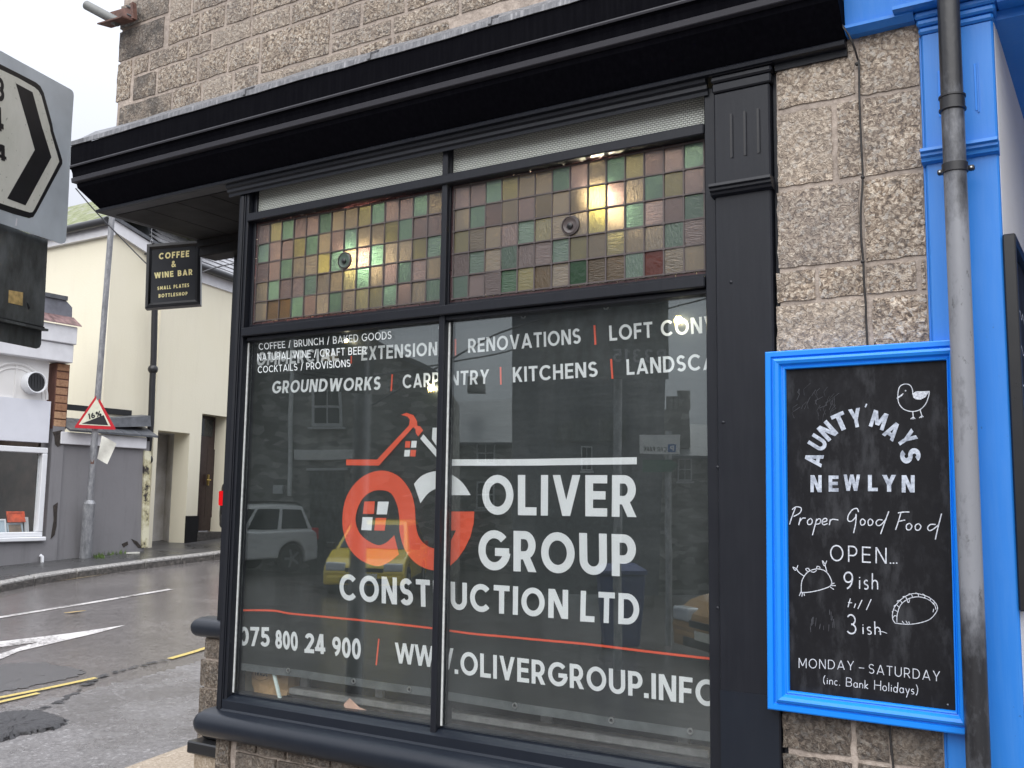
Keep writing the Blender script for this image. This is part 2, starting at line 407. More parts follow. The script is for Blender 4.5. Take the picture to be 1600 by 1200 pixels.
def repair(b):
    f_ = b.noise(60, 6, .8); m2 = b.noise(16, 5, .75)
    b.set(Base_Color=b.mix(b.ramp(m2, [(.4, .5), (.6, 0.0)]), b.ramp(f_, [(.3, (.055, .052, .053)), (.6, (.105, .101, .102)), (.8, (.19, .185, .187))]), (.07, .067, .068)), Roughness=.3); b.bump(f_, .6, .006)
mat('old_repair', repair)
def sand(b):
    f_ = b.noise(60, 6, .8); v = b.vor(90, out='Color'); bw = b.n('ShaderNodeRGBToBW'); b.l(v, bw.inputs[0])
    c = b.ramp(f_, [(.3, (.20, .15, .10)), (.5, (.36, .29, .215)), (.75, (.58, .50, .40))])
    b.set(Base_Color=b.mix(b.ramp(bw.outputs[0], [(.75, 0.0), (.85, .6)]), c, (.60, .53, .44)), Roughness=.4); b.bump(f_, .6, .006)
mat('sandy_concrete', sand)
def kerbm(b):
    f_ = b.noise(30, 6, .75)
    b.set(Base_Color=b.ramp(f_, [(.3, (.10, .095, .09)), (.5, (.30, .29, .275)), (.7, (.5, .49, .47))]), Roughness=.4); b.bump(f_, .8, .01)
mat('kerb_granite', kerbm)
def kerbf(b):
    f_ = b.noise(22, 6, .75)
    b.set(Base_Color=b.ramp(f_, [(.38, (.03, .027, .025)), (.6, (.10, .09, .08)), (.75, (.30, .27, .24))]), Roughness=.5); b.bump(f_, 1.0, .02)
mat('kerb_face', kerbf)
def road_paint(name, c, wear=.45):
    def f(b):
        n = b.noise(40, 6, .8); g = b.noise(3, 5, .6)
        k = b.ramp(b.mix(.35, n, g), [(wear-.06, 1.0), (wear+.03, 0.0)])
        b.set(Base_Color=b.mix(k, c, (.09, .08, .075)), Roughness=.4); b.bump(n, .4, .005)
    return mat(name, f)
road_paint('white_road_paint', (.60, .58, .57), .485)
road_paint('yellow_road_paint', (.55, .42, .12), .465)
road_paint('faded_yellow_paint', (.30, .24, .15), .47)
def galv(b):
    n = b.noise(18, 6, .7, b.P((1, 1, .4)))
    b.set(Base_Color=b.ramp(n, [(.3, (.16, .165, .175)), (.55, (.31, .315, .33)), (.75, (.50, .50, .51))]), Roughness=.5, Metallic=.35); b.bump(n, .2, .006)
mat('galvanised', galv)
flat('sign_grey_face', (.50, .55, .59), .35, var=.16, scale=5)
def signwhite(b):
    n = b.noise(9, 6, .7, b.P((1, 1, .5))); g = b.noise(70, 4)
    c = b.mix(b.ramp(n, [(.4, 0.0), (.75, .8)]), (.70, .70, .63), (.54, .55, .47))
    b.set(Base_Color=b.mix(b.ramp(g, [(.28, .7), (.36, 0.0)]), c, (.18, .18, .14)), Roughness=.35)
mat('sign_dirty_white', signwhite)
def signback(b):
    n = b.noise(5, 6, .7, b.P((2, 2, .9)))
    b.set(Base_Color=b.ramp(n, [(.32, (.035, .036, .033)), (.55, (.10, .108, .108)), (.75, (.16, .17, .175))]), Roughness=.4)
mat('sign_back_grey', signback)
flat('sticker_yellow', (.50, .36, .15), .6, var=.35, scale=60)
flat('sign_red', (.50, .018, .028), .35, var=.08)
flat('sign_cream', (.66, .66, .52), .35, var=.12, scale=14)
flat('rust_brown', (.13, .065, .05), .7, var=.4, scale=40)
flat('grey_tube', (.15, .155, .15), .5, var=.2)
flat('wire_dark', (.06, .06, .065), .5)
flat('paper_white', (.70, .69, .62), .7, var=.1, scale=16)
def emit(name, c, s):
    def f(b):
        e = b.n('ShaderNodeEmission'); e.inputs[0].default_value = (*c, 1); e.inputs[1].default_value = s
        b.l(e.outputs[0], b.out.inputs['Surface'])
    return mat(name, f)
emit('lamp_glow', (1.0, .90, .64), 850.0)
emit('festoon_glow', (1.0, .93, .66), 26.0)
emit('tail_light_lit', (1.0, .015, .02), .34)
flat('weed_green', (.09, .15, .03), .7, var=.4, scale=40)
flat('picture_orange', (.72, .10, .03), .5, var=.5, scale=9)
flat('picture_blue', (.42, .50, .56), .5, var=.15, scale=3)
flat('picture_brown', (.25, .19, .14), .6, var=.3)
flat('cornice_picture', (.45, .38, .24), .6, var=.5, scale=7)
flat('tyre', (.015, .015, .016), .8)
flat('rim', (.32, .33, .34), .35, .6)
flat('car_white', (.62, .63, .64), .25, var=.03, coat=.5)
flat('car_yellow', (.62, .46, .035), .25, var=.03, coat=.5)
flat('car_gold', (.36, .22, .10), .25, var=.05, coat=.5)
flat('car_black', (.012, .012, .014), .25, coat=.5)
flat('car_glass', (.02, .024, .026), .08)
flat('car_trim', (.02, .02, .021), .5)
flat('headlamp', (.5, .52, .54), .15)
flat('number_plate', (.62, .62, .55), .4)
def housestone(b):
    p = b.P((1, 1, 1)); n = b.noise(6, 5, .7, p); v = b.vor(3.2, b.P((1, 1, 2.4)), out='Color')
    bw = b.n('ShaderNodeRGBToBW'); b.l(v, bw.inputs[0])
    c = b.ramp(bw.outputs[0], [(.25, (.125, .125, .12)), (.6, (.22, .22, .21)), (.85, (.34, .34, .325))])
    b.set(Base_Color=b.mix(b.mix(.4, 0.0, n), c, (.10, .09, .08)), Roughness=.85)
    b.bump(n, .6, .02)
mat('house_stone', housestone)
flat('house_sash', (.42, .43, .44), .5)
flat('bin_blue', (.02, .035, .13), .5)
flat('poster_green', (.10, .16, .16), .5, var=.4, scale=5)
flat('shop_fascia_grey', (.52, .53, .53), .5)
flat('lettering_black', (.012, .012, .014), .5)
flat('sign_green', (.02, .09, .055), .4)
flat('sign_white_clean', (.66, .68, .68), .4)
flat('sign_blue', (.02, .10, .34), .4)

# ------------------------------------------------------------------ mesh helpers
class MB:
    def __init__(s): s.v = []; s.f = []
    def add(s, vs, fs):
        o = len(s.v); s.v += [Vector(p) for p in vs]; s.f += [[o+i for i in q] for q in fs]; return s
    def box(s, a, b):
        x0, x1 = sorted((a[0], b[0])); y0, y1 = sorted((a[1], b[1])); z0, z1 = sorted((a[2], b[2]))
        return s.add([(x0, y0, z0), (x1, y0, z0), (x1, y1, z0), (x0, y1, z0), (x0, y0, z1), (x1, y0, z1), (x1, y1, z1), (x0, y1, z1)],
                     [(0, 3, 2, 1), (4, 5, 6, 7), (0, 1, 5, 4), (1, 2, 6, 5), (2, 3, 7, 6), (3, 0, 4, 7)])
    def obox(s, c, ax, ay, az):                # centre and three half axes
        c, ax, ay, az = map(Vector, (c, ax, ay, az))
        vs = [c+ax*i+ay*j+az*k for k in (-1, 1) for (i, j) in ((-1, -1), (1, -1), (1, 1), (-1, 1))]
        return s.add(vs, [(0, 3, 2, 1), (4, 5, 6, 7), (0, 1, 5, 4), (1, 2, 6, 5), (2, 3, 7, 6), (3, 0, 4, 7)])
    def slab(s, pts, off):                     # planar polygon pushed along off
        off = Vector(off); n = len(pts); vs = [Vector(p) for p in pts] + [Vector(p)+off for p in pts]
        return s.add(vs, [list(range(n))[::-1], list(range(n, 2*n))] + [(i, (i+1) % n, n+(i+1) % n, n+i) for i in range(n)])
    def poly(s, pts): return s.add(pts, [list(range(len(pts)))])
    def prism_x(s, prof, x0, x1, cap=True):    # profile in (y, z) swept along x
        n = len(prof); vs = [(x0, p[0], p[1]) for p in prof] + [(x1, p[0], p[1]) for p in prof]
        fs = [(i, (i+1) % n, n+(i+1) % n, n+i) for i in range(n)]
        if cap: fs += [list(range(n))[::-1], list(range(n, 2*n))]
        return s.add(vs, fs)
    def loft(s, rings, cap=True, close=True):
        n = len(rings[0]); vs = [p for r in rings for p in r]; fs = []
        for k in range(len(rings)-1):
            for i in range(n if close else n-1):
                j = (i+1) % n; fs.append((k*n+i, k*n+j, (k+1)*n+j, (k+1)*n+i))
        if cap: fs += [list(range(n))[::-1], list(range((len(rings)-1)*n, len(rings)*n))]
        return s.add(vs, fs)
    def tube(s, path, r, n=10, cap=True):
        path = [Vector(p) for p in path]; rings = []
        for i, p in enumerate(path):
            a = path[max(0, i-1)]; b = path[min(len(path)-1, i+1)]; t = (b-a).normalized()
            up = Vector((0, 0, 1)) if abs(t.z) < .9 else Vector((0, 1, 0))
            e1 = t.cross(up).normalized(); e2 = t.cross(e1)
            rr = r[i] if isinstance(r, (list, tuple)) else r
            rings.append([p+e1*(rr*math.cos(2*math.pi*k/n))+e2*(rr*math.sin(2*math.pi*k/n)) for k in range(n)])
        return s.loft(rings, cap)
    def disc_lathe(s, c, axis, prof, n=20):    # prof: (radius, along)
        c = Vector(c); ax = Vector(axis).normalized(); up = Vector((0, 0, 1)) if abs(ax.z) < .9 else Vector((1, 0, 0))
        e1 = ax.cross(up).normalized(); e2 = ax.cross(e1)
        rings = [[c+ax*h+e1*(rr*math.cos(2*math.pi*k/n))+e2*(rr*math.sin(2*math.pi*k/n)) for k in range(n)] for rr, h in prof]
        return s.loft(rings, True)
    def sphere(s, c, r, n=12):
        return s.disc_lathe(c, (0, 0, 1), [(max(.001, r*math.sin(math.pi*k/8)), -r*math.cos(math.pi*k/8)) for k in range(9)], n)

def wloc(o):
    v = Vector((0, 0, 0))
    while o is not None: v += o.location; o = o.parent
    return v
def tag(o, label=None, cat=None, group=None, kind=None):
    for k, v in (('label', label), ('category', cat), ('group', group), ('kind', kind)):
        if v: o[k] = v
    return o
def mesh_of(name, mb, m, off=Vector((0, 0, 0)), smooth=False):
    me = bpy.data.meshes.new(name); me.from_pydata([v-off for v in mb.v], [], mb.f); me.update()
    bm = bmesh.new(); bm.from_mesh(me); bmesh.ops.recalc_face_normals(bm, faces=bm.faces)
    if smooth:
        for f in bm.faces: f.smooth = True
    bm.to_mesh(me); bm.free()
    me.materials.append(MATS[m]); return me
def obj(name, mb, m, parent=None, smooth=False, bevel=0.0, label=None, cat=None, group=None, kind=None, seg=1):
    off = wloc(parent) if parent else Vector((0, 0, 0))
    loc = Vector((0, 0, 0))
    if parent is None and mb.v and kind is None:       # base of a loose thing
        lo = Vector([min(v[i] for v in mb.v) for i in range(3)]); hi = Vector([max(v[i] for v in mb.v) for i in range(3)])
        loc = Vector(((lo.x+hi.x)/2, (lo.y+hi.y)/2, lo.z)); off = loc
    o = bpy.data.objects.new(name, mesh_of(name, mb, m, off, smooth)); COL.objects.link(o)
    o.location = loc
    if parent: o.parent = parent
    if bevel:
        md_ = o.modifiers.new('bevel', 'BEVEL'); md_.width = bevel; md_.segments = seg; md_.limit_method = 'ANGLE'; md_.angle_limit = R(40)
    if smooth:
        try:
            md2 = o.modifiers.new('split', 'EDGE_SPLIT'); md2.split_angle = R(45)
        except Exception: pass
    return tag(o, label, cat, group, kind)
def thing(name, loc, label, cat, group=None):
    o = bpy.data.objects.new(name, None); COL.objects.link(o); o.location = loc; o.empty_display_size = .1
    return tag(o, label, cat, group)
def inst(src, parent, loc=None, scale=None, rot=None, name=None):
    o = src.copy(); COL.objects.link(o); o.parent = parent
    if loc is not None: o.location = loc
    if scale is not None: o.scale = scale
    if rot is not None: o.rotation_euler = rot
    if name: o.name = name
    return o

# ------------------------------------------------------------------ lettering: strokes of even weight, cap height 1
def arc(cx, cy, rx, ry, a0, a1, n=14):
    return [(cx+rx*math.cos(R(a0+(a1-a0)*i/n)), cy+ry*math.sin(R(a0+(a1-a0)*i/n))) for i in range(n+1)]
def dg(x0, y0, x1, y1, w):
    L = math.hypot(x1-x0, y1-y0); h = w/2*L/abs(y1-y0)
    return ('P', [(x0-h, y0), (x0+h, y0), (x1+h, y1), (x1-h, y1)])
def glyph(c, w):
    h = w/2; L = lambda *p: ('S', list(p), False)
    O_ = lambda cx, cy, rx, ry: ('S', arc(cx, cy, rx, ry, 0, 360, 28)[:-1], True)
    C_ = lambda *a: ('S', arc(*a), False)
    if c == ' ': return .34, []
    if c == 'A':
        k = w*.56; return .80, [dg(k, 0, .40, 1, w), dg(.80-k, 0, .40, 1, w), L((.2, .27), (.6, .27))]
    if c == 'B':
        return .62, [L((h, 0), (h, 1)), L(*([(h, 1-h), (.30, 1-h)]+arc(.30, .75-h/2, .27-h+.02, .25-h/2, 90, -90)[1:]+[(h, .5)])), L(*([(.3, .5)]+arc(.34, .25+h/2, .28-h, .25-h/2, 90, -90)[1:]+[(h, h)]))]
    if c == 'C': return .80, [C_(.44, .5, .44-h, .5-h, 42, 318, 24)]
    if c == 'D': return .72, [L((h, 0), (h, 1)), L(*([(h, 1-h), (.30, 1-h)]+arc(.30, .5, .42-h, .5-h, 90, -90, 18)[1:]+[(h, h)]))]
    if c == 'E': return .56, [L((h, 0), (h, 1)), L((h, 1-h), (.56, 1-h)), L((h, .51), (.52, .51)), L((h, h), (.56, h))]
    if c == 'F': return .53, [L((h, 0), (h, 1)), L((h, 1-h), (.53, 1-h)), L((h, .49), (.49, .49))]
    if c == 'G': return .84, [C_(.44, .5, .44-h, .5-h, 42, 352, 26), L((.46, .46), (.84, .46))]
    if c == 'H': return .68, [L((h, 0), (h, 1)), L((.68-h, 0), (.68-h, 1)), L((h, .5), (.68-h, .5))]
    if c == 'I': return w, [L((h, 0), (h, 1))]
    if c == 'J': return .5, [L(*([(.5-h, 1), (.5-h, .3)]+arc(.25, .27, .25-h, .27-h, 0, -170)[1:]))]
    if c == 'K':
        k = w*.62; return .66, [L((h, 0), (h, 1)), dg(h+.04, .36, .66-k, 1, w), dg(.30, .56, .66-k, 0, w)]
    if c == 'L': return .52, [L((h, 0), (h, 1)), L((h, h), (.52, h))]
    if c == 'M': return .86, [L((h, 0), (h, 1)), L((.86-h, 0), (.86-h, 1)), dg(.43, .2, h*1.2, 1, w), dg(.43, .2, .86-h*1.2, 1, w)]
    if c == 'N': return .70, [L((h, 0), (h, 1)), L((.70-h, 0), (.70-h, 1)), dg(.70-h*1.25, 0, h*1.25, 1, w)]
    if c == 'O': return .88, [O_(.44, .5, .44-h, .5-h)]
    if c == 'P': return .60, [L((h, 0), (h, 1)), L(*([(h, 1-h), (.30, 1-h)]+arc(.30, .70-h/2, .30-h, .30-h/2, 90, -90)[1:]+[(h, .40)]))]
    if c == 'R': return .63, [L((h, 0), (h, 1)), L(*([(h, 1-h), (.30, 1-h)]+arc(.30, .70-h/2, .30-h, .30-h/2, 90, -90)[1:]+[(h, .40)])), dg(.63-w*.58, 0, .31, .42, w)]
    if c == 'S':
        ry = .25-h/2; rx = .29-h
        return .58, [L(*(arc(.29, .75-h/2, rx-.01, ry, 28, 270, 16)+arc(.29, .25+h/2, rx, ry, 90, -152, 16)[1:]))]
    if c == 'T': return .60, [L((.30, 0), (.30, 1)), L((0, 1-h), (.60, 1-h))]
    if c == 'U': return .70, [L(*([(h, 1), (h, .36)]+arc(.35, .36, .35-h, .36-h, 180, 360, 18)[1:]+[(.70-h, 1)]))]
    if c == 'V':
        k = w*.56; return .76, [dg(.38, 0, k, 1, w), dg(.38, 0, .76-k, 1, w)]
    if c == 'W':
        k = w*.54; return 1.08, [dg(.30, 0, k, 1, w), dg(.30, 0, .54, 1, w), dg(.78, 0, .54, 1, w), dg(.78, 0, 1.08-k, 1, w)]
    if c == 'X':
        k = w*.6; return .70, [dg(k, 0, .70-k, 1, w), dg(.70-k, 0, k, 1, w)]
    if c == 'Y':
        k = w*.6; return .72, [dg(.36, .42, k, 1, w), dg(.36, .42, .72-k, 1, w), L((.36, 0), (.36, .45))]
    if c == 'Z':
        k = w*.65; return .62, [L((0, 1-h), (.62, 1-h)), L((0, h), (.62, h)), dg(k, 0, .62-k, 1, w)]
    if c == '0': return .62, [O_(.31, .5, .31-h, .5-h)]
    if c == '1': return .32, [L((.32-h, 0), (.32-h, 1)), dg(h, .74, .32-h, .98, w*.8)]
    if c == '2': return .60, [L(*(arc(.30, .70, .30-h, .30-h, 165, -38, 14)+[(w*.62, h)])), L((0, h), (.60, h))]
    if c == '3': return .58, [C_(.28, .74-h/2, .27-h, .26-h/2, 150, -90), C_(.28, .24+h/2, .29-h, .26-h/2, 90, -150)]
    if c == '4': return .64, [L((.64-h-.1, 0), (.64-h-.1, 1)), L((0, .23), (.64, .23)), dg(w*.6, .23, .50-h, 1, w*.9)]
    if c == '5': return .60, [L((.08, 1-h), (.55, 1-h)), L((.08+h, 1), (.06+h, .50)), L(*([(.05+h, .56)]+arc(.29, .33, .31-h, .33-h, 118, -155, 18)))]
    if c == '6': return .62, [O_(.31, .32, .31-h, .32-h), L(*arc(.47, .36, .47-h, .64-h, 178, 100, 10))]
    if c == '7': return .58, [L((0, 1-h), (.58, 1-h)), dg(.18, 0, .58-w*.55, 1-h, w)]
    if c == '8': return .60, [O_(.30, .74-h/2, .26-h, .26-h/2), O_(.30, .24+h/2, .30-h, .26-h/2)]
    if c == '9': return .62, [O_(.31, .68, .31-h, .32-h), L(*arc(.15, .64, .47-h, .64-h, -2, -80, 10))]
    if c == '.': return w*1.05, [('P', [(0, 0), (w*1.05, 0), (w*1.05, w*1.05), (0, w*1.05)])]
    if c == '/': return .42, [dg(.06, -.05, .36, 1.05, w)]
    if c == '-': return .4, [L((0, .45), (.4, .45))]
    if c == '%': return .9, [O_(.2, .74, .2-h, .26-h), O_(.7, .26, .2-h, .26-h), dg(.2, 0, .7, 1, w*.8)]
    if c == '&': return .72, [L((.70, .02), (.20, .66), (.18, .82), (.30, .94-h*.3), (.44, .86), (.43, .70), (.14, .42), (.08, .24), (.18, h*.9), (.38, h*.9), (.56, .2), (.64, .46))]
    if c == "'": return .12, [L((.09, 1.1), (.04, .85))]
    if c == '(': return .25, [C_(.5, .45, .44, .68, 130, 230, 8)]
    if c == ')': return .25, [C_(-.25, .45, .44, .68, 50, -50, 8)]
    # hand-drawn lower case
    if c == 'a': return .42, [O_(.2, .25, .18, .25), L((.38, .5), (.38, .1), (.43, 0))]
    if c == 'c': return .36, [C_(.2, .25, .18, .25, 50, 310)]
    if c == 'd': return .44, [O_(.2, .25, .18, .25), L((.44, 1.0), (.38, .1), (.36, -.05))]
    if c == 'e': return .38, [L(*([(.03, .24), (.35, .30)]+arc(.2, .25, .17, .25, 20, 310, 12)))]
    if c == 'h': return .40, [L((.04, .9), (.03, 0)), L(*([(.03, .25)]+arc(.2, .3, .17, .2, 180, 0, 8)+[(.38, 0)]))]
    if c == 'i': return .10, [L((.05, .48), (.05, 0)), L((.05, .66), (.055, .60))]
    if c == 'k': return .36, [L((.04, .9), (.04, 0)), L((.34, .5), (.06, .22), (.36, 0))]
    if c == 'l': return .10, [L((.05, .9), (.05, 0))]
    if c == 'n': return .38, [L((.04, .5), (.04, 0)), L(*([(.04, .25)]+arc(.2, .3, .16, .2, 180, 0, 8)+[(.36, 0)]))]
    if c == 'o': return .40, [O_(.2, .25, .19, .25)]
    if c == 'p': return .42, [L((.05, .5), (-.02, -.5)), O_(.22, .25, .19, .25)]
    if c == 'r': return .30, [L((.04, .5), (.04, 0)), L(*([(.04, .25)]+arc(.2, .28, .16, .2, 180, 50, 6)))]
    if c == 's': return .30, [L(*(arc(.16, .37, .12, .12, 40, 270, 8)+arc(.15, .12, .13, .12, 90, -140, 8)[1:]))]
    if c == 't': return .24, [L((.1, .75), (.1, .05), (.18, 0)), L((0, .48), (.22, .5))]
    if c == 'y': return .38, [L((.02, .5), (.2, .05)), L((.38, .5), (.1, -.4))]
    raise KeyError(c)
def strip(pts, w, closed):
    n = len(pts); out = []
    P = [Vector((x, y)) for x, y in pts]
    for i in range(n):
        a = P[i-1] if (i > 0 or closed) else P[i]; b = P[(i+1) % n] if (i < n-1 or closed) else P[i]
        d0 = (P[i]-a); d1 = (b-P[i])
        d0 = d0.normalized() if d0.length > 1e-7 else d1.normalized(); d1 = d1.normalized() if d1.length > 1e-7 else d0
        t = (d0+d1); t = t.normalized() if t.length > 1e-4 else d1
        nn = Vector((-t.y, t.x)); k = max(.45, nn.dot(Vector((-d1.y, d1.x))))
        out.append((P[i]+nn*(w/2/k), P[i]-nn*(w/2/k)))
    return out
class TextMB(MB):
    # strokes laid on a surface; each stroke a hair in front of the last so no two faces share a plane
    def __init__(s, normal, place=None, step=.00012, base=0.0):
        super().__init__(); s.nv = Vector(normal); s.k = 0; s.step = step; s.place = place; s.base = base
    def put(s, quads, f):
        o = s.nv*(s.base+s.step*(s.k % 9)); s.k += 1
        for q in quads:
            pts = [f(*p) for p in q]
            if s.place: pts = [s.place(p) for p in pts]
            s.add([p+o for p in pts], [list(range(len(pts)))])
    def strokes(s, prims, f, w):
        for p in prims:
            if p[0] == 'P': s.put([p[1]], f)
            else:
                r = strip(p[1], w, p[2]); n = len(r); m = n if p[2] else n-1
                s.put([[r[i][1], r[(i+1) % n][1], r[(i+1) % n][0], r[i][0]] for i in range(m)], f)
    def text(s, txt, bl, br, tr, tl, w=.16, gap=.13, wspace=None):
        bl, br, tr, tl = map(Vector, (bl, br, tr, tl)); x = 0; lay = []
        for ch in txt:
            a, pr = glyph(ch, w)
            if ch == ' ' and wspace: a = wspace
            lay.append((x, pr)); x += a + gap
        tot = x-gap
        for x0, pr in lay:
            def f(gx, gy, x0=x0):
                u_ = (x0+gx)/tot; return bl*((1-u_)*(1-gy))+br*(u_*(1-gy))+tr*(u_*gy)+tl*((1-u_)*gy)
            s.strokes(pr, f, w)
        return s
    def line(s, pts3, w):
        # a line of width w through 3D points that lie in the surface
        P = [Vector(p) for p in pts3]; n = len(P); r = []
        for i in range(n):
            t = (P[min(n-1, i+1)]-P[max(0, i-1)]).normalized(); e = s.nv.cross(t).normalized()*(w/2); r.append((P[i]+e, P[i]-e))
        o = s.nv*(s.base+s.step*(s.k % 9)); s.k += 1
        for i in range(n-1):
            q = [r[i][1], r[i+1][1], r[i+1][0], r[i][0]]
            if s.place: q = [s.place(p) for p in q]
            s.add([p+o for p in q], [(0, 1, 2, 3)])
        return s
    def shape(s, pts):
        o = s.nv*(s.base+s.step*(s.k % 9)); s.k += 1
        q = [Vector(p) for p in pts]
        if s.place: q = [s.place(p) for p in q]
        s.add([p+o for p in q], [list(range(len(q)))]); return s
def smooth_path(pts, n=6, closed=False):
    P = [Vector(p) for p in pts]; out = []; m = len(P)
    for i in range(m if closed else m-1):
        p0 = P[i-1] if (i > 0 or closed) else P[i]; p1 = P[i]; p2 = P[(i+1) % m]; p3 = P[(i+2) % m] if (i+2 < m or closed) else P[(i+1) % m]
        for k in range(n):
            t = k/n
            out.append(.5*((2*p1)+(p2-p0)*t+(2*p0-5*p1+4*p2-p3)*t*t+(-p0+3*p1-3*p2+p3)*t**3))
    if not closed: out.append(P[-1])
    return out

# ------------------------------------------------------------------ ground
def sheet(name, pts, m, dz, kind='structure', parent=None):
    mb = MB(); mb.poly([(x, y, gz(x, y)+dz) for x, y in pts]); return obj(name, mb, m, parent, kind=kind)
mb = MB(); g = [-130, -60, -30, -15, -8, -4, 0, 4, 8, 15, 30, 60, 130]
for i in range(len(g)):
    for j in range(len(g)): mb.v.append(Vector((g[i], g[j], gz(g[i], g[j]))))
for i in range(len(g)-1):
    for j in range(len(g)-1): mb.f.append([i*13+j, (i+1)*13+j, (i+1)*13+j+1, i*13+j+1])
obj('road', mb, 'wet_tarmac', kind='structure')
pl = smooth_path([(-6.0, -1.2, 0), (-6.05, .2, 0), (-6.1, 1.0, 0), (-6.12, 2.0, 0), (-6.2, 2.8, 0), (-6.35, 3.6, 0), (-6.6, 5.0, 0), (-6.9, 8, 0), (-8.1, 13, 0)], 30)
sheet('pavement', [(p.x+random.gauss(0, .018), p.y) for p in pl]+[(-3.6, 13), (-3.6, .7), (.9, .7), (6, .7), (6, -1.2)], 'pavement_tarmac', .006)
a_, b_, c_, d_ = gp(195, 1203), gp(335, 1163), gp(420, 1215), gp(200, 1260)
sheet('sandy_strip', [(a_.x, a_.y), (b_.x-.1, b_.y), (-3.5, 1.3), (-3.5, -.6), (-3.9, -.6)], 'sandy_concrete', .011)
# far kerb and pavement, curving with the street
kp = [(-10.2, -3.0), (-10.55, 1.0), (-10.74, 3.2), (-10.86, 4.0), (-11.08, 4.55), (-11.22, 5.2), (-11.33, 6.3), (-11.36, 7.5), (-11.6, 9.5), (-12.2, 13), (-13.3, 18)]
pts = [(x-.11, y) for x, y in kp] + [(-19, 18), (-19, -3)]
mb = MB(); top = [(x, y, gz(x, y)+.102) for x, y in pts]; mb.slab(top, (0, 0, -.3)); obj('far_pavement', mb, 'dark_wet_pavement', kind='structure')
kb = thing('kerb', (-10.8, 4, gz(-10.8, 4)), 'worn pale granite kerb curving along the far side of the wet street', 'kerb')
n = 0
def lerp2(a, b, t): return (a[0]+(b[0]-a[0])*t, a[1]+(b[1]-a[1])*t)
kpf = []
for i in range(1, len(kp)-1):
    a, b = kp[i], kp[i+1]; m_ = max(1, round(math.hypot(b[0]-a[0], b[1]-a[1])/.75))
    kpf += [(lerp2(a, b, k/m_), lerp2(a, b, (k+1)/m_)) for k in range(m_)]
for a, b in kpf:
    if a[1] > 12: continue
    a2, b2 = lerp2(a, b, .012), lerp2(a, b, .988); h = random.uniform(-.004, .004)
    mb = MB(); mb.slab([(a2[0]-.13, a2[1], gz(*a2)+.112+h), (b2[0]-.13, b2[1], gz(*b2)+.112+h), (b2[0], b2[1], gz(*b2)+.106+h), (a2[0], a2[1], gz(*a2)+.106+h)], (0, 0, -.26))
    obj('kerb_stone', mb, 'kerb_granite', kb, bevel=.015)
    mb = MB(); mb.slab([(a2[0]+.002, a2[1], gz(*a2)+.075), (b2[0]+.002, b2[1], gz(*b2)+.075), (b2[0]+.012, b2[1], gz(*b2)-.02), (a2[0]+.012, a2[1], gz(*a2)-.02)], (-.006, 0, 0))
    obj('kerb_face', mb, 'kerb_face', kb)
# painted markings
def stripe(name, pts, w, m, dz=.004):
    mb = MB(); P = [Vector((x, y)) for x, y in pts]; r = []
    for i in range(len(P)):
        t = (P[min(i+1, len(P)-1)]-P[max(i-1, 0)]).normalized(); e = Vector((-t.y, t.x))*(w/2); r.append((P[i]+e, P[i]-e))
    for i in range(len(P)-1):
        q = [r[i][1], r[i+1][1], r[i+1][0], r[i][0]]; mb.add([(v.x, v.y, gz(v.x, v.y)+dz) for v in q], [(0, 1, 2, 3)])
    return obj(name, mb, m, kind='structure')
def gp2(px, py): v = gp(px, py); return (v.x, v.y)
stripe('white_road_line', [(-8.9, -1.5), gp2(-60, 975), gp2(0, 965), gp2(130, 944), gp2(267, 921)], .085, 'white_road_paint')
stripe('white_road_line', [(-9.55, 9.5), (-9.9, 14)], .1, 'white_road_paint')
mk = [gp2(-70, 1016), gp2(0, 1003), gp2(110, 990), gp2(197, 977), gp2(150, 990), gp2(90, 1004), gp2(30, 1018), gp2(0, 1031), gp2(-60, 1056), gp2(-50, 1038), gp2(0, 1022), gp2(40, 1009), gp2(60, 1004), gp2(0, 1012), gp2(-60, 1022)]
mb = MB(); mb.poly([(x, y, gz(x, y)+.004) for x, y in mk]); obj('white_arrow_marking', mb, 'white_road_paint', kind='structure')
stripe('yellow_line', [gp2(265, 1031), gp2(300, 1021), gp2(331, 1011), (-6.62, 4.0), (-6.9, 6), (-7.4, 9)], .055, 'yellow_road_paint', .010)
stripe('yellow_line', [(-6.5, -1.0), gp2(-30, 1099), gp2(0, 1092), gp2(75, 1077), gp2(150, 1061)], .05, 'yellow_road_paint', .010)
stripe('yellow_line', [(-6.3, -1.0), gp2(-30, 1107), gp2(0, 1099), gp2(60, 1085)], .045, 'yellow_road_paint', .010)
stripe('faded_yellow_line', [gp2(0, 922), gp2(27, 917), gp2(150, 899), gp2(270, 879)], .08, 'faded_yellow_paint', .004)
sm = smooth_path([(*gp2(*q), 0) for q in ((-40, 1140), (40, 1117), (90, 1098), (160, 1058), (230, 1040), (262, 1032))], 14)
mb = MB()
for a, b in zip(sm[:-1], sm[1:]):
    if random.random() < .2: continue
    w_ = random.uniform(.012, .045); e = Vector((random.gauss(0, .015), random.gauss(0, .015), 0)); t_ = (b-a).normalized(); k_ = Vector((-t_.y, t_.x, 0))*w_
    mb.poly([Vector((p.x, p.y, gz(p.x, p.y)+.0095)) for p in (a+e-k_*.6, b+e-k_, b+e+k_*.7, a+e+k_)])
obj('tarmac_crack', mb, 'fresh_tarmac', kind='stuff')
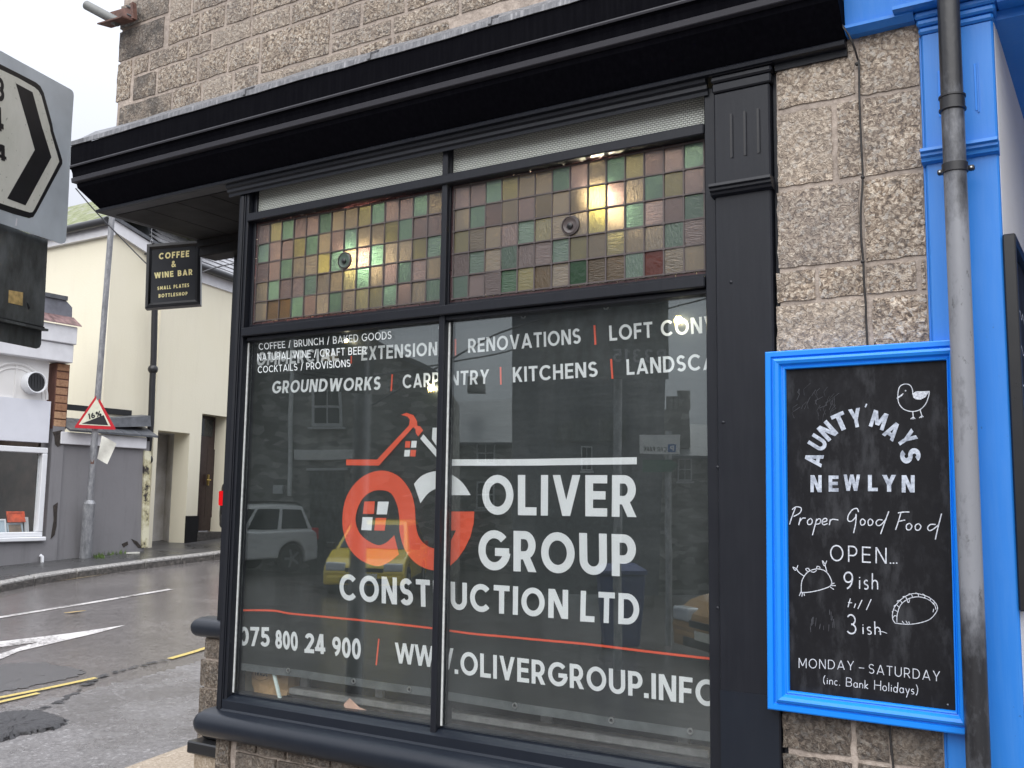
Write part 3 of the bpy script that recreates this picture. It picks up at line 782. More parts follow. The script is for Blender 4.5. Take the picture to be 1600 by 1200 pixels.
# dark repairs
def blob(name, c, m, dz, hump=0.0):
    # a ragged patch of tarmac laid over the old surface
    mb = MB(); C0 = Vector((sum(p[0] for p in c)/len(c), sum(p[1] for p in c)/len(c)))
    P = smooth_path([(x, y, 0) for x, y in c], 12, True); rings = []
    for k, s_ in enumerate((1.0, .93, .8, .6, .4, .2)):
        rings.append([(C0.x+(p.x-C0.x)*s_+random.gauss(0, .014 if k < 1 else .003), C0.y+(p.y-C0.y)*s_+random.gauss(0, .014 if k < 1 else .003)) for p in P])
    rings = [[Vector((x, y, gz(x, y)+(dz if k else .0045)+hump*min(1, k/2)*(1+random.uniform(-.12, .12)))) for x, y in r] for k, r in enumerate(rings)]
    mb.loft(rings, cap=False); mb.poly(rings[-1]); return obj(name, mb, m, kind='structure', smooth=True)
blob('tarmac_repair', [gp2(-60, 1052), gp2(0, 1040), gp2(60, 1036), gp2(120, 1046), gp2(125, 1055), gp2(60, 1070), gp2(0, 1082), gp2(-60, 1090)], 'old_repair', .005)
blob('pothole_patch', [gp2(-60, 1140), gp2(0, 1118), gp2(60, 1115), gp2(104, 1128), gp2(85, 1142), gp2(30, 1152), gp2(0, 1162), gp2(-60, 1175)], 'fresh_tarmac', .010, .028)

# ------------------------------------------------------------------ the granite corner building with the dark shop front
B = thing('corner_shop_building', (-2.4, .3, -1.5), 'granite corner shop with black timber shop front and stained glass above its window', 'building')
def stone(parent, x0, x1, z0, z1, m, y=0.0, cell=.03, rough=.004, back=.06, name='granite_block', side=False, pull=None):
    # a hewn block: pitched face with its own relief, edges drawn back into the joint
    nx = max(2, min(14, round((x1-x0)/cell))); nz = max(2, min(14, round((z1-z0)/cell))); mb = MB()
    pull = .0025 if pull is None else pull
    jit = [(random.uniform(-.004, .004), random.uniform(-.004, .004)) for _ in range(4)]
    for j in range(nz+1):
        for i in range(nx+1):
            u_, v_ = i/nx, j/nz; e = i in (0, nx) or j in (0, nz); c4 = i in (0, nx) and j in (0, nz)
            xx = x0+(x1-x0)*u_; zz = z0+(z1-z0)*v_
            if e: xx += random.uniform(-.0025, .0025); zz += random.uniform(-.0025, .0025)
            mb.v.append(Vector((xx, y+(pull if e else random.uniform(-rough, rough)), zz)))
    for j in range(nz):
        for i in range(nx):
            a = j*(nx+1)+i; mb.f.append([a, a+1, a+nx+2, a+nx+1])
    rim = [i for i in range(nx+1)] + [j*(nx+1)+nx for j in range(1, nz+1)] + [nz*(nx+1)+i for i in range(nx-1, -1, -1)] + [j*(nx+1) for j in range(nz-1, 0, -1)]
    o = len(mb.v); mb.v += [mb.v[i]+Vector((0, back, 0)) for i in rim]; k = len(rim)
    for i in range(k): mb.f.append([rim[i], rim[(i+1) % k], o+(i+1) % k, o+i])
    return obj(name, mb, m, parent, smooth=True)
# upper wall
uw = obj('upper_wall', MB().box((-3.67, .0055, 1.46), (2.6, .5, 3.0)), 'mortar', B)
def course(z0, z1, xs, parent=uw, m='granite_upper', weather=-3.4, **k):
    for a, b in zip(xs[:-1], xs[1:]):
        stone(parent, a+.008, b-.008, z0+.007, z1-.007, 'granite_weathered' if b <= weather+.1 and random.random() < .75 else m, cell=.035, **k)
X = lambda px, py: at(px, py).x
def fill(x, x1, wmin=.13, wmax=.30):
    xs = [x]
    while xs[-1] < x1: xs.append(xs[-1]+random.uniform(wmin, wmax))
    return xs
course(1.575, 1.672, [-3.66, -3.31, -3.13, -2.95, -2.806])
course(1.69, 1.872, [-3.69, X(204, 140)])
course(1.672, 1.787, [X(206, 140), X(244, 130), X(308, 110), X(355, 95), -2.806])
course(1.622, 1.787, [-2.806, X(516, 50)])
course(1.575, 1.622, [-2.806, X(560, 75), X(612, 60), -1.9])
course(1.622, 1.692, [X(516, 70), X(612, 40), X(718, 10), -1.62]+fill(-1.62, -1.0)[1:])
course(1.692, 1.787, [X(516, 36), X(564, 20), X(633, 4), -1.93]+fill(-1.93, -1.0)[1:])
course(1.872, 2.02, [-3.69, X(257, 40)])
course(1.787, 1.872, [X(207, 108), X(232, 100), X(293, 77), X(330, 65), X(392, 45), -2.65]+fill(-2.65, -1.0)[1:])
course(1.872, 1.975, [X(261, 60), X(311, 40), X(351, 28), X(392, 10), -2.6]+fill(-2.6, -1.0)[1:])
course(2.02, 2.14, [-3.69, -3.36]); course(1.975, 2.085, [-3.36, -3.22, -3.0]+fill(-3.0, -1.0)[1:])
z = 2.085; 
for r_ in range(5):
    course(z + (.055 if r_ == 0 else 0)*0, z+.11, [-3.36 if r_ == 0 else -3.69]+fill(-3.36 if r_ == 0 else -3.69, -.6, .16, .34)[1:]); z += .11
# lead flashing over the cornice
fl = MB(); xs = [-3.79+i*.11 for i in range(40)]
rings = []
for i, x in enumerate(xs):
    w_ = random.uniform(-.004, .004); rings.append([(x, .02, 1.585+w_), (x, -.012, 1.578+w_), (x, -.075, 1.528+w_), (x, -.121, 1.500), (x, -.1235, 1.480+w_*.6), (x, -.119, 1.480+w_*.6), (x, .02, 1.56)])
fl.loft(rings); obj('lead_flashing', fl, 'lead_sheet', B)
obj('lead_flashing', MB().box((-3.80, -.123, 1.481), (-3.71, .5, 1.50)), 'lead_sheet', B)
for x in (-2.15, -1.66, -2.75):
    obj('lead_seam', MB().slab([(x, -.1245, 1.481), (x+.012, -.1245, 1.481), (x+.012, -.1225, 1.502), (x+.012, -.077, 1.531), (x, -.077, 1.531), (x, -.1225, 1.502)], (0, -.003, .003)), 'lead_sheet', B)
# cornice, fascia and mouldings: one profile turned round the corner
XC = -3.68; XR = -.597
def run(prof, x_end=XR, y_end=.72, corner=True, x_start=None):
    rings = [[(x_end, -o_, z_) for o_, z_ in prof]]
    if corner:
        rings += [[(XC-o_, -o_, z_) for o_, z_ in prof], [(XC-o_, y_end, z_) for o_, z_ in prof]]
    else: rings += [[(x_start, -o_, z_) for o_, z_ in prof]]
    return MB().loft(rings)
obj('cornice', run([(-.05, 1.478), (.118, 1.478), (.1165, 1.394), (.1215, 1.390), (.1215, 1.383), (.113, 1.377), (.109, 1.362), (.107, 1.342), (-.05, 1.342)]), 'black_fascia_paint', B)
obj('cornice_bead', run([(.09, 1.3925), (.1235, 1.3925), (.1250, 1.388), (.1235, 1.3825), (.09, 1.3825)]), 'ledge_lit_paint', B)
obj('cornice_ledge', run([(-.05, 1.341), (.1125, 1.341), (.1105, 1.321), (.092, 1.318), (-.05, 1.318)]), 'ledge_lit_paint', B, bevel=.002)
obj('fascia_board', run([(-.05, 1.317), (.095, 1.317), (.092, 1.300), (.026, 1.217), (-.05, 1.217)]), 'black_fascia_paint', B)
obj('fascia_moulding', run([(-.05, 1.216), (.029, 1.216), (.038, 1.209), (.036, 1.200), (.024, 1.198), (-.05, 1.198)]), 'anthracite_paint', B)  # lighter than the board above, the highlight along the tip is in the colour
obj('bed_moulding', run([(-.002, 1.197), (.024, 1.197), (.022, 1.187), (.013, 1.182), (.013, 1.171), (.005, 1.166), (.004, 1.155), (-.002, 1.155)], -.985, corner=False, x_start=-2.935), 'anthracite_paint', B)
obj('bed_moulding', run([(-.05, 1.197), (.010, 1.197), (.008, 1.180), (-.05, 1.180)], XR, corner=False, x_start=-.79), 'anthracite_paint', B)
# soffit over the corner entrance
sf = MB().box((-3.69, .02, 1.201), (-2.90, 1.6, 1.24)); obj('soffit', sf, 'soffit_paint', B)
for i in range(4): obj('soffit_board', MB().box((-3.67+i*.195, .03, 1.196), (-3.67+i*.195+.19, .5, 1.2005)), 'soffit_paint', B)
obj('entrance_beam', MB().box((-3.69, .50, 1.12), (-2.90, .60, 1.195)), 'soffit_paint', B, bevel=.004)
obj('entrance_beam', MB().box((-3.69, .485, 1.165), (-2.90, .499, 1.195)), 'soffit_paint', B)
# side of the entrance: granite pier, sill and window of the side street front
YS = .57
xs_ = at(316, 1080, YS).x; sb = obj('side_wall', MB().box((xs_, YS+.01, -1.6), (-3.05, 3.2, -.60)), 'mortar', B)
zs = [-1.52, -1.15, -.99, -.845, -.72, -.625]
for a, b in zip(zs[:-1], zs[1:]): stone(sb, xs_-.02*(b < -.7), -3.05, a+.006, b-.006, 'granite_wet', y=YS, cell=.05)
xf_ = at(347, 780, YS).x
obj('side_window_frame', MB().box((xf_, YS, -.55), (xf_+.10, YS+2.4, 1.2)), 'anthracite_paint', B, bevel=.004)
def bullnose(x0, x1, y0, zc, r, m, rev=False, along='x', name='window_sill'):
    prof = [(y0+.05, zc+r*1.18), (y0, zc+r*1.12)] + [(y0-.012-r*.95*math.cos(a), zc+r*math.sin(a)) for a in [R(90-180*k/10) for k in range(11)]] + [(y0+.05, zc-r)]
    cy = y0-.01
    secs = []
    for k in range(6):
        t = k/5; s_ = math.sqrt(max(.004, 1-(1-t)**2)); secs.append((x0+t*r*1.1, .25+.75*s_ if k else .3))
    secs.append((x1, 1.0)); rings = []
    for x, s_ in secs: rings.append([(x, cy+(p[0]-cy)*s_, zc+(p[1]-zc)*s_) for p in prof])
    mb = MB().loft(rings)
    return mb
mb = bullnose(xs_-.075, -3.1, YS+.01, -.585, .040, 'x'); obj('side_window_sill', mb, 'anthracite_new_paint', B, smooth=True)
zt = at(305, 1168, .45).z; xa_, xb_ = at(291, 1168, .45).x, at(330, 1168, .45).x
obj('plinth_ledge', MB().box((xa_, .45, zt-.03), (xb_+.3, .75, zt+.022)), 'black_gloss', B, bevel=.006)
obj('plinth_block', MB().box((xa_+.03, .47, -1.7), (xb_+.3, .75, zt-.03)), 'sandy_concrete', B)
obj('plinth_moulding', MB().box((at(312, 1150, .5).x, .50, zt+.022), (xb_+.3, .75, zt+.12)), 'black_gloss', B, bevel=.02, seg=3)
# entrance return, door and inside of the bay (behind the left post)
obj('entrance_return', MB().box((-2.887, .1005, -1.45), (-2.874, 1.5, 1.2)), 'anthracite_paint', B)
obj('entrance_door', MB().box((-3.5, 1.5, -1.4), (-2.86, 1.55, 1.1)), 'door_brown', B)

# stall riser
sr = obj('stall_riser', MB().box((-2.868, .014, -1.75), (-.80, .3, -.80)), 'mortar', B)
zq = [-.862, at(400, 1180).z, -1.08, -1.22, -1.40, -1.60]
stone(sr, -2.872, at(356, 1180).x, zq[2], -.862, 'granite_wet', cell=.03)
stone(sr, -2.872, at(356, 1180).x, zq[4], zq[2]-.01, 'granite_wet', cell=.04)
row = [at(366, 1170).x, at(399, 1170).x, at(446, 1180).x, at(516, 1190).x, -2.2, -1.9, -1.65, -1.35, -1.1, -.80]
for a, b in zip(row[:-1], row[1:]): stone(sr, a+.006, b-.006, zq[1]+.005, -.862, 'granite_wet', cell=.025)
for r_ in range(1, 5):
    rr_ = [at(366, 1170).x]+fill(at(366, 1170).x, -.9, .18, .4)[1:-1]+[-.80]
    for a, b in zip(rr_[:-1], rr_[1:]): stone(sr, a+.006, b-.006, zq[r_+1]+.005, zq[r_]-.005, 'granite_wet', cell=.05)

# window sill and frame
YG, YT = .040, .036                     # glass planes of the shop pane and of the leaded lights
mb = bullnose(-2.955, -.80, -.004, -.812, .044, 'x'); obj('window_sill', mb, 'anthracite_new_paint', B, smooth=True)
obj('bottom_rail', MB().prism_x([(.09, -.80), (-.006, -.80), (-.006, -.762), (.002, -.756), (.002, -.728), (.012, -.722), (.030, -.714), (.044, -.712), (.044, -.705), (.09, -.705)], -2.852, -.972), 'anthracite_new_paint', B)
def rib(x0, x1, y0, z0, z1, name, m='anthracite_paint', bev=.003): return obj(name, MB().box((x0, y0, z0), (x1, .10, z1)), m, B, bevel=bev)
rib(-2.887, -2.871, .006, -.77, 1.178, 'corner_post'); rib(-2.8705, -2.857, -.004, -.77, 1.154, 'corner_post', bev=.006)
rib(-2.8565, -2.852, .004, -.77, 1.178, 'corner_post'); rib(-2.8515, -2.838, .008, -.77, 1.178, 'corner_post'); rib(-2.8375, -2.822, .034, .634, 1.178, 'corner_post')
rib(-1.0, -.9655, .004, -.77, 1.178, 'jamb'); 
ml = rib(-1.927, -1.905, .012, -.728, 1.178, 'mullion')
rib(-1.9285, -1.9035, .030, -.712, 1.178, 'mullion_rebate', bev=.002)
obj('transom', MB().box((-2.838, -.002, .602), (-1.0015, .10, .634)), 'anthracite_paint', B, bevel=.003)
obj('transom', MB().box((-2.828, .020, .586), (-1.0015, .10, .601)), 'anthracite_paint', B, bevel=.002)
obj('top_light_rail', MB().box((-2.838, .002, 1.046), (-1.0015, .09, 1.078)), 'anthracite_paint', B, bevel=.003)
obj('head_rail', MB().box((-2.885, .0045, 1.179), (-1.0, .10, 1.1965)), 'anthracite_paint', B, bevel=.002)
for x0, x1 in ((-2.8375, -1.929), (-1.903, -1.003)):
    pn = obj('display_pane', MB().box((x0, YG, -.708), (x1, YG+.006, .590)), 'window_glass', B)
    obj('glazing_bead', MB().box((x0, YG-.004, -.704), (x0+.006, YG-.0005, .582)), 'silicone_white', pn)
    obj('patterned_top_light', MB().box((x0-.003, .045, 1.074), (x1+.003, .051, 1.188)), 'patterned_glass', B)
# leaded lights
rows_l = ['POGPPGBBOGPPGB', 'GPPOGBPGBBOGPP', 'PPGBBYGBPGBBOG', 'BGPPGBBOGBPGPB', 'BDDGPBGBOOGPBG']
rows_r = ['PPGOBBGPBGOPPG', 'BGPBPBBBYPBGOP', 'OBBPGOBBYBGPPG', 'PGBGPPGOBOBBGP', 'GPPEYDBEDDGRBB']
def leaded(x0, x1, z0, z1, rows, rd):
    obj('glazing_rebate', MB().box((x0-.013, .034, .6345), (x1+.013, .10, z0-.0125)), 'anthracite_paint', B)
    pn = obj('leaded_light', MB().box((x0-.012, YT+.004, z0-.011), (x0-.0105, YT+.012, z1+.011)), 'lead_came', B)
    tw = (x1-x0)/14; th = (z1-z0)/5
    unit = {}
    for r_ in range(5):
        for c_ in range(14):
            ch = rows[r_][c_]; kind = (0, 0, 0, 2, 0, 0)[random.randrange(6)] if r_ < 2 else (1, 2, 0)[random.randrange(3)]
            nm = 'stained_%s%d' % (ch, kind)
            if nm not in unit:
                me = mesh_of('glass_tile', MB().box((.0012, 0, .0012), (tw-.0012, .004, th-.0012)), nm)
                unit[nm] = me
            o = bpy.data.objects.new('glass_tile', unit[nm]); COL.objects.link(o); o.parent = pn
            o.location = Vector((x0+c_*tw, YT+.005, z1-(r_+1)*th))-wloc(pn)
            o.rotation_euler = (random.uniform(-.03, .03), 0, random.uniform(-.03, .03))
    cm = MB()
    for c_ in range(15): cm.box((x0+c_*tw-.0022, YT+.002, z0), (x0+c_*tw+.0022, YT+.012, z1))
    for r_ in range(6): cm.box((x0, YT+.0013, z0+r_*th-.0022), (x1, YT+.0125, z0+r_*th+.0022))
    for c_ in range(15):
        for r_ in range(6):
            x_, z_ = x0+c_*tw+random.uniform(-.0006, .0006), z0+r_*th; w_ = random.uniform(.0032, .0045); cm.box((x_-w_, YT+.0005, z_-w_), (x_+w_, YT+.0127, z_+w_))
    obj('lead_came', cm, 'lead_came', pn)
    bd = []
    cx_ = lambda v: min(max(v, x0-.012), x1+.012)
    cz_ = lambda v: min(max(v, z0-.0028), z1+.0028)
    for k in range(15):
        bd.append(((cx_(x0+(k-.4)*tw), z0-.012), (cx_(x0+(k+.6)*tw-.002), z0-.0035))); bd.append(((cx_(x0+(k-.3)*tw), z1+.0035), (cx_(x0+(k+.7)*tw-.002), z1+.012)))
    for k in range(-1, 5):
        bd.append(((x0-.012, cz_(z0+(k+.3)*th)), (x0-.0035, cz_(z0+(k+1.3)*th-.002)))); bd.append(((x1+.0035, cz_(z0+(k+.3)*th)), (x1+.012, cz_(z0+(k+1.3)*th-.002))))
    for a, b in bd: obj('border_tile', MB().box((a[0], YT+.005, a[1]), (b[0], YT+.009, b[1])), 'border_glass', pn)
    c = at(rd[0], rd[1], YT); q = (c.x, YT+.004, c.z)
    m_ = 'stained_G0' if rd[2] else 'stained_P0'
    obj('glass_roundel', MB().disc_lathe(q, (0, -1, 0), [(.0275, 0), (.0275, .004), (.024, .006), (.017, .003), (.010, .004), (.008, .009), (.002, .010)], 24), m_, pn, smooth=True)
    obj('roundel_boss', MB().disc_lathe((q[0], q[1]-.004, q[2]-.002), (0, -1, 0), [(.010, 0), (.009, .005), (.002, .008)], 14), 'black_gloss', pn, smooth=True)
    obj('roundel_came', MB().disc_lathe(q, (0, -1, 0), [(.031, -.001), (.031, .006), (.0275, .007), (.0275, -.001)], 24), 'lead_came', pn, smooth=True)
leaded(-2.811, -1.942, .662, 1.036, rows_l, (538, 407, 1))
leaded(-1.893, -1.0150, .660, 1.040, rows_r, (891, 352, 0))
# pilaster
PX0, PX1 = -.9650, -.8055
pi = obj('pilaster', MB().box((PX0, -.012, -1.6), (PX1, .10, 1.15)), 'anthracite_paint', B, bevel=.004)
rib(PX1+.0005, -.787, .012, -1.6, 1.18, 'pilaster_edge_strip')
obj('capital_moulding', MB().box((PX0-.012, -.030, 1.197), (PX1+.016, .05, 1.214)), 'anthracite_paint', pi, bevel=.005)
obj('capital_moulding', MB().box((PX0-.006, -.024, 1.178), (PX1+.010, .05, 1.1965)), 'anthracite_paint', pi, bevel=.005)
obj('capital_moulding', MB().box((PX0-.003, -.018, 1.150), (PX1+.006, .05, 1.1775)), 'anthracite_paint', pi, bevel=.004)
obj('bracket_moulding', MB().prism_x([(.0, .880), (-.042, .880), (-.044, .872), (-.036, .868), (-.036, .862), (-.028, .858), (-.026, .852), (-.016, .848), (.0, .846)], PX0-.006, PX1+.008), 'anthracite_paint', pi)
for px_ in (1142, 1163, 1184):
    x = at(px_, 180, -.012).x
    obj('carved_flute', MB().box((x-.0028, -.0135, .955), (x+.0028, -.0122, 1.082)), 'black_gloss', pi)
    obj('flute_lip', MB().box((x+.0030, -.0155, .955), (x+.0056, -.0122, 1.078)), 'anthracite_paint', pi)
for q in ((1142, 441), (1130, 660), (1121, 730), (1121, 950)): obj('filled_screw_head', MB().disc_lathe(tuple(at(q[0], q[1], -.0125)), (0, -1, 0), [(.0045, 0), (.0045, .001), (.001, .003)], 10), 'anthracite_paint', pi, smooth=True)
zl = at(1160, 1082, -.0132).z
obj('repainted_panel', MB().box((PX0+.002, -.0142, -1.55), (PX1-.002, -.0124, zl)), 'anthracite_new_paint', pi)
# granite pier between the two shop fronts
pw = obj('pier_wall', MB().box((-.79, .0050, -1.75), (-.30, .4, 1.26)), 'mortar', B)
zz = lambda px, py: at(px, py).z
za = zz(1280, 163); zb = zz(1280, 287); zc_ = zz(1280, 416); zd = zz(1280, 470)
def pb(l, r, y, z0, z1, m='granite'): stone(pw, at(l, y).x+.001, min(-.4232, at(r, y).x-.001), z0+.0015, z1-.0015, m, cell=.022, rough=.005, pull=.0015)
pb(1214, 1335, 120, za+.009, 1.235); pb(1343, 1446, 100, zz(1395, 143)+.006, 1.235)
pb(1214, 1300, 230, zb+.006, za-.006); pb(1308, 1346, 220, zb+.006, za-.006); pb(1349, 1448, 200, zz(1400, 270)+.005, zz(1395, 143)-.005)
pb(1214, 1343, 350, zc_+.006, zb-.006); pb(1350, 1456, 330, zz(1400, 407)+.006, zz(1400, 270)-.006)
pb(1213, 1273, 450, zd+.005, zc_-.005); pb(1280, 1350, 445, zd+.005, zc_-.005); pb(1354, 1432, 435, zd+.005, zz(1400, 407)-.005); pb(1439, 1458, 430, zd+.005, zz(1400, 407)-.005)
ze = .33
pb(1213, 1353, 510, ze, zd-.005); pb(1363, 1462, 500, ze, zd-.005)
for k, (a, b) in enumerate(((ze-.24, ze), (ze-.44, ze-.24), (ze-.62, ze-.44))):
    pb(1213, 1300+20*k, 600, a+.006, b-.006); pb(1310+20*k, 1475, 600, a+.006, b-.006)
for a, b in ((-.62, -.29), (-1.2, -.62)): pb(1222, 1329, 1150, a+.006, b-.006, 'granite_wet'); pb(1338, 1388, 1150, a+.006, b-.006, 'granite_wet'); pb(1393, 1500, 1150, a+.006, b-.006, 'granite_wet')

# lit shop room behind the leaded lights
rm = MB(); 
obj('room_back_wall', MB().box((-2.85, 2.6, -1.4), (-.6, 2.7, 1.3)), 'interior_wall', B)
obj('room_ceiling', MB().box((-2.85, .11, 1.215), (-.6, 2.7, 1.26)), 'interior_ceiling', B)
obj('room_side_wall', MB().box((-.70, .11, -1.4), (-.62, 2.7, 1.3)), 'interior_wall', B)
obj('room_side_wall', MB().box((-2.872, .11, -1.4), (-2.864, 2.7, 1.2)), 'interior_wall', B)
obj('room_floor', MB().box((-2.85, .11, -1.45), (-.62, 2.7, -1.40)), 'dusty_board', B)
obj('window_bed', MB().box((-2.86, .047, -.76), (-.98, .75, -.735)), 'dusty_board', B)
obj('spill_back_board', MB().box((-2.86, .270, -.734), (-.98, .290, .50)), 'spill_block_dark', B)  # dark board added behind the banner to keep lamp spill off the bench
obj('spill_shelf', MB().box((-2.86, .1005, .600), (-.98, .295, .632)), 'spill_block_dark', B)  # added unseen shelf, shuts lamp light out of the space below the transom
obj('ceiling_beam', MB().box((-2.3, .12, 1.13), (-2.2, 2.6, 1.214)), 'interior_ceiling', B)

# ------------------------------------------------------------------ the printed banner hung inside the window
YB = .076
def wav(x, z): return .0026*math.sin(x*11+z*3.1)+.0018*math.sin(x*23+1.3-z*4)+.0012*math.sin(z*17+x*5)
def onb(v): return Vector((v.x, YB+wav(v.x, v.z)-.0008, v.z))
def bq(px, py): return at(px, py, YB)
BN = thing('advertising_banner', (-1.85, YB, -.66), 'dark printed banner with white and orange lettering hung inside the shop window', 'banner')
zt0, zb0 = bq(880, 480).z, bq(674, 1088).z
def bsheet(x0, x1, zlo, zhi, off=0.0, nx=90, nz=48, th=.0012):
    mb = MB()
    for j in range(nz+1):
        for i in range(nx+1):
            x = x0+(x1-x0)*i/nx; a, b = zlo(x), zhi(x); z_ = a+(b-a)*j/nz; mb.v.append(Vector((x, YB+wav(x, z_)+off, z_)))
    n0 = len(mb.v); mb.v += [v+Vector((0, th, 0)) for v in mb.v[:]]
    for j in range(nz):
        for i in range(nx):
            a = j*(nx+1)+i; mb.f.append([a, a+1, a+nx+2, a+nx+1]); mb.f.append([n0+a, n0+a+nx+1, n0+a+nx+2, n0+a+1])
    for i in range(nx):
        a = i; mb.f.append([a, n0+a, n0+a+1, a+1]); a = nz*(nx+1)+i; mb.f.append([a, a+1, n0+a+1, n0+a])
    return mb
top_of = lambda x: .594+.004*math.sin(x*5); 
hl = [bq(374.6, 1047), bq(460, 1058), bq(674, 1089), bq(701, 1094), bq(955, 1136), bq(1114, 1159)]
def interp(x, P):
    if x <= P[0].x: return P[0].z
    for a, b in zip(P[:-1], P[1:]):
        if x <= b.x: return a.z+(b.z-a.z)*(x-a.x)/(b.x-a.x)
    return P[-1].z
bot_of = lambda x: interp(x, hl)
obj('banner_sheet', bsheet(-2.862, -.99, bot_of, top_of), 'banner_pvc', BN, smooth=True)
obj('banner_hem', bsheet(-2.862, -.99, bot_of, lambda x: bot_of(x)+.026, -.0006, 90, 3), 'banner_hem', BN, smooth=True)
obj('banner_hem', bsheet(-2.862, -.99, lambda x: top_of(x)-.026, top_of, -.0006, 90, 3), 'banner_pvc', BN, smooth=True)
for p in ((450, 1047.6), (553.5, 1064), (806, 1102), (955.5, 1125.5), (818, 494), (948, 480), (1080, 1142), (640, 1077), (690, 512)):
    c = onb(bq(*p)); ey = MB().disc_lathe((c.x, c.y-.001, c.z), (0, -1, 0), [(.0095, 0), (.0085, .003), (.0055, .003), (.0045, 0)], 16)
    e_ = obj('eyelet', ey, 'eyelet_metal', BN, smooth=True)
    obj('eyelet_hole', MB().disc_lathe((c.x, c.y-.0012, c.z), (0, -1, 0), [(.0048, 0), (.0048, .0008)], 12), 'black_gloss', e_)
BT = lambda: TextMB((0, -1, 0), place=onb, base=.0012)
def btext(txt, bl, br, tr, tl, w=.165, gap=.13, m='banner_white', nm='lettering', ws=None):
    t = BT(); t.text(txt, bq(*bl), bq(*br), bq(*tr), bq(*tl), w, gap, ws); return obj(nm, t, m, BN)
btext('COMMERCIAL', (384, 573), (530, 563.5), (529, 544), (387, 551), .19)
btext('EXTENSIONS', (564, 563.5), (699, 554.5), (699, 533.5), (565, 542), .18)
btext('RENOVATIONS', (731.7, 551.6), (909, 537), (908, 513), (731.7, 529.5), .17)
btext('LOFT CONVERSIONS', (953, 532.8), (1252, 507.5), (1252, 480), (952, 509), .17, ws=.30)
btext('GROUNDWORKS', (425, 615), (594, 609), (596, 588), (427, 595.5), .19)
btext('CARPENTRY', (629, 607), (764, 599.5), (765, 577), (629, 585.6), .17)
btext('KITCHENS', (802, 597.5), (935.5, 589), (934.7, 565), (801.6, 574), .17)
btext('LANDSCAPING', (979.6, 586), (1193, 572), (1193, 545), (978.5, 561.5), .17)
btext('OLIVER', (755, 804), (996.5, 808), (996.5, 742.5), (755, 742), .20, .12)
btext('GROUP', (749, 890), (995.6, 901.5), (995.6, 835.5), (749, 827.6), .20, .12)
btext('CONSTRUCTION', (532, 937), (887.5, 967.5), (887.5, 922), (532, 896), .195)
btext('LTD', (906, 971), (1000, 976.5), (1000, 928), (907, 923), .19)
btext('075', (374, 1008.4), (422.5, 1010.7), (422.5, 980), (375, 979), .19, .09)
btext('800', (431, 1012), (465, 1018), (465, 987.5), (431, 983.7), .21, .06)
btext('24', (475, 1020), (510, 1022), (509, 991), (476, 989), .20, .06)
btext('900', (521, 1024.6), (565, 1031), (565, 997.6), (521, 994), .20, .08)
btext('WWW', (619, 1035.5), (708, 1047), (709, 1013), (617.6, 1003.7), .17, .0)
btext('.OLIVERGROUP', (711, 1052.5), (1005, 1089), (1005, 1050), (711, 1016), .18, .12)
btext('.INFO', (1007, 1090), (1124, 1105), (1124, 1063), (1007, 1050), .18, .12)
t = BT()
for a, b in (((548, 568), (548.5, 556)), ((713, 556), (713, 530)), ((931.5, 539), (930, 508.5)), ((611, 611), (613, 585)), ((783.3, 601), (782.7, 573.6)), ((957.8, 592), (955.4, 561)), ((589.5, 1039), (593, 998))):
    t.line([bq(*a), bq(*b)], .0062)
obj('divider_strokes', t, 'banner_orange', BN)
t = BT(); rl = [(360, 952.5), (377, 953.3), (427.5, 954), (457, 959), (535.5, 966), (610, 974), (676, 982), (740, 990), (800, 995.5), (880, 1003), (950, 1010), (1040, 1021), (1125, 1030.5)]
t.line([v for v in smooth_path([bq(*p) for p in rl], 5)], .0066); obj('rule_line', t, 'banner_orange', BN)
# the emblem: letters, house roof and hammer
c7 = lambda x, y: bq(400+x/4, 600+y/4)
t = BT()
pair = [((895, 1065), (863, 945)), ((820, 1120), (815, 990)), ((745, 1137), (760, 1007)), ((640, 1085), (690, 970)), ((570, 980), (645, 915)), ((547, 840), (628, 835)), ((572, 700), (655, 740)), ((655, 590), (705, 682)), ((770, 541), (770, 663)), ((880, 570), (838, 682)), ((960, 660), (880, 760)), ((992, 760), (895, 850)), ((1000, 880), (896, 915)), ((1020, 955), (925, 1020)), ((1062, 1005), (985, 1105)), ((1118, 1028), (1055, 1150)), ((1180, 1015), (1130, 1165)), ((1215, 985), (1212, 1140))]
A_ = smooth_path([c7(*a) for a, b in pair], 4); C_2 = smooth_path([c7(*b) for a, b in pair], 4)
for i in range(len(A_)-1): t.add([onb(p)+Vector((0, -.0013, 0)) for p in (A_[i], A_[i+1], C_2[i+1], C_2[i])], [(0, 1, 2, 3)])
t.k = 2
t.shape([c7(*p) for p in ((1150, 797), (1370, 797), (1366, 870), (1345, 955), (1308, 1030), (1262, 1095), (1213, 1139), (1216, 986), (1252, 915), (1150, 915))])
t.shape([c7(*p) for p in ((567, 472), (758, 472), (958, 258), (962, 222), (945, 203), (905, 192), (940, 180), (985, 195), (1008, 230), (1012, 262), (1030, 265), (1050, 290), (1018, 328), (1002, 306), (1000, 282), (985, 270), (768, 510), (567, 508))])
for q in (((935, 357), (968, 358), (964, 398), (932, 398)), ((970, 412), (1006, 413), (1001, 453), (967, 453)), ((680, 735), (742, 733), (737, 812), (672, 812)), ((748, 837), (812, 837), (803, 917), (740, 915))): t.shape([c7(*p) for p in q])
obj('emblem_orange', t, 'banner_orange', BN)
t = BT()
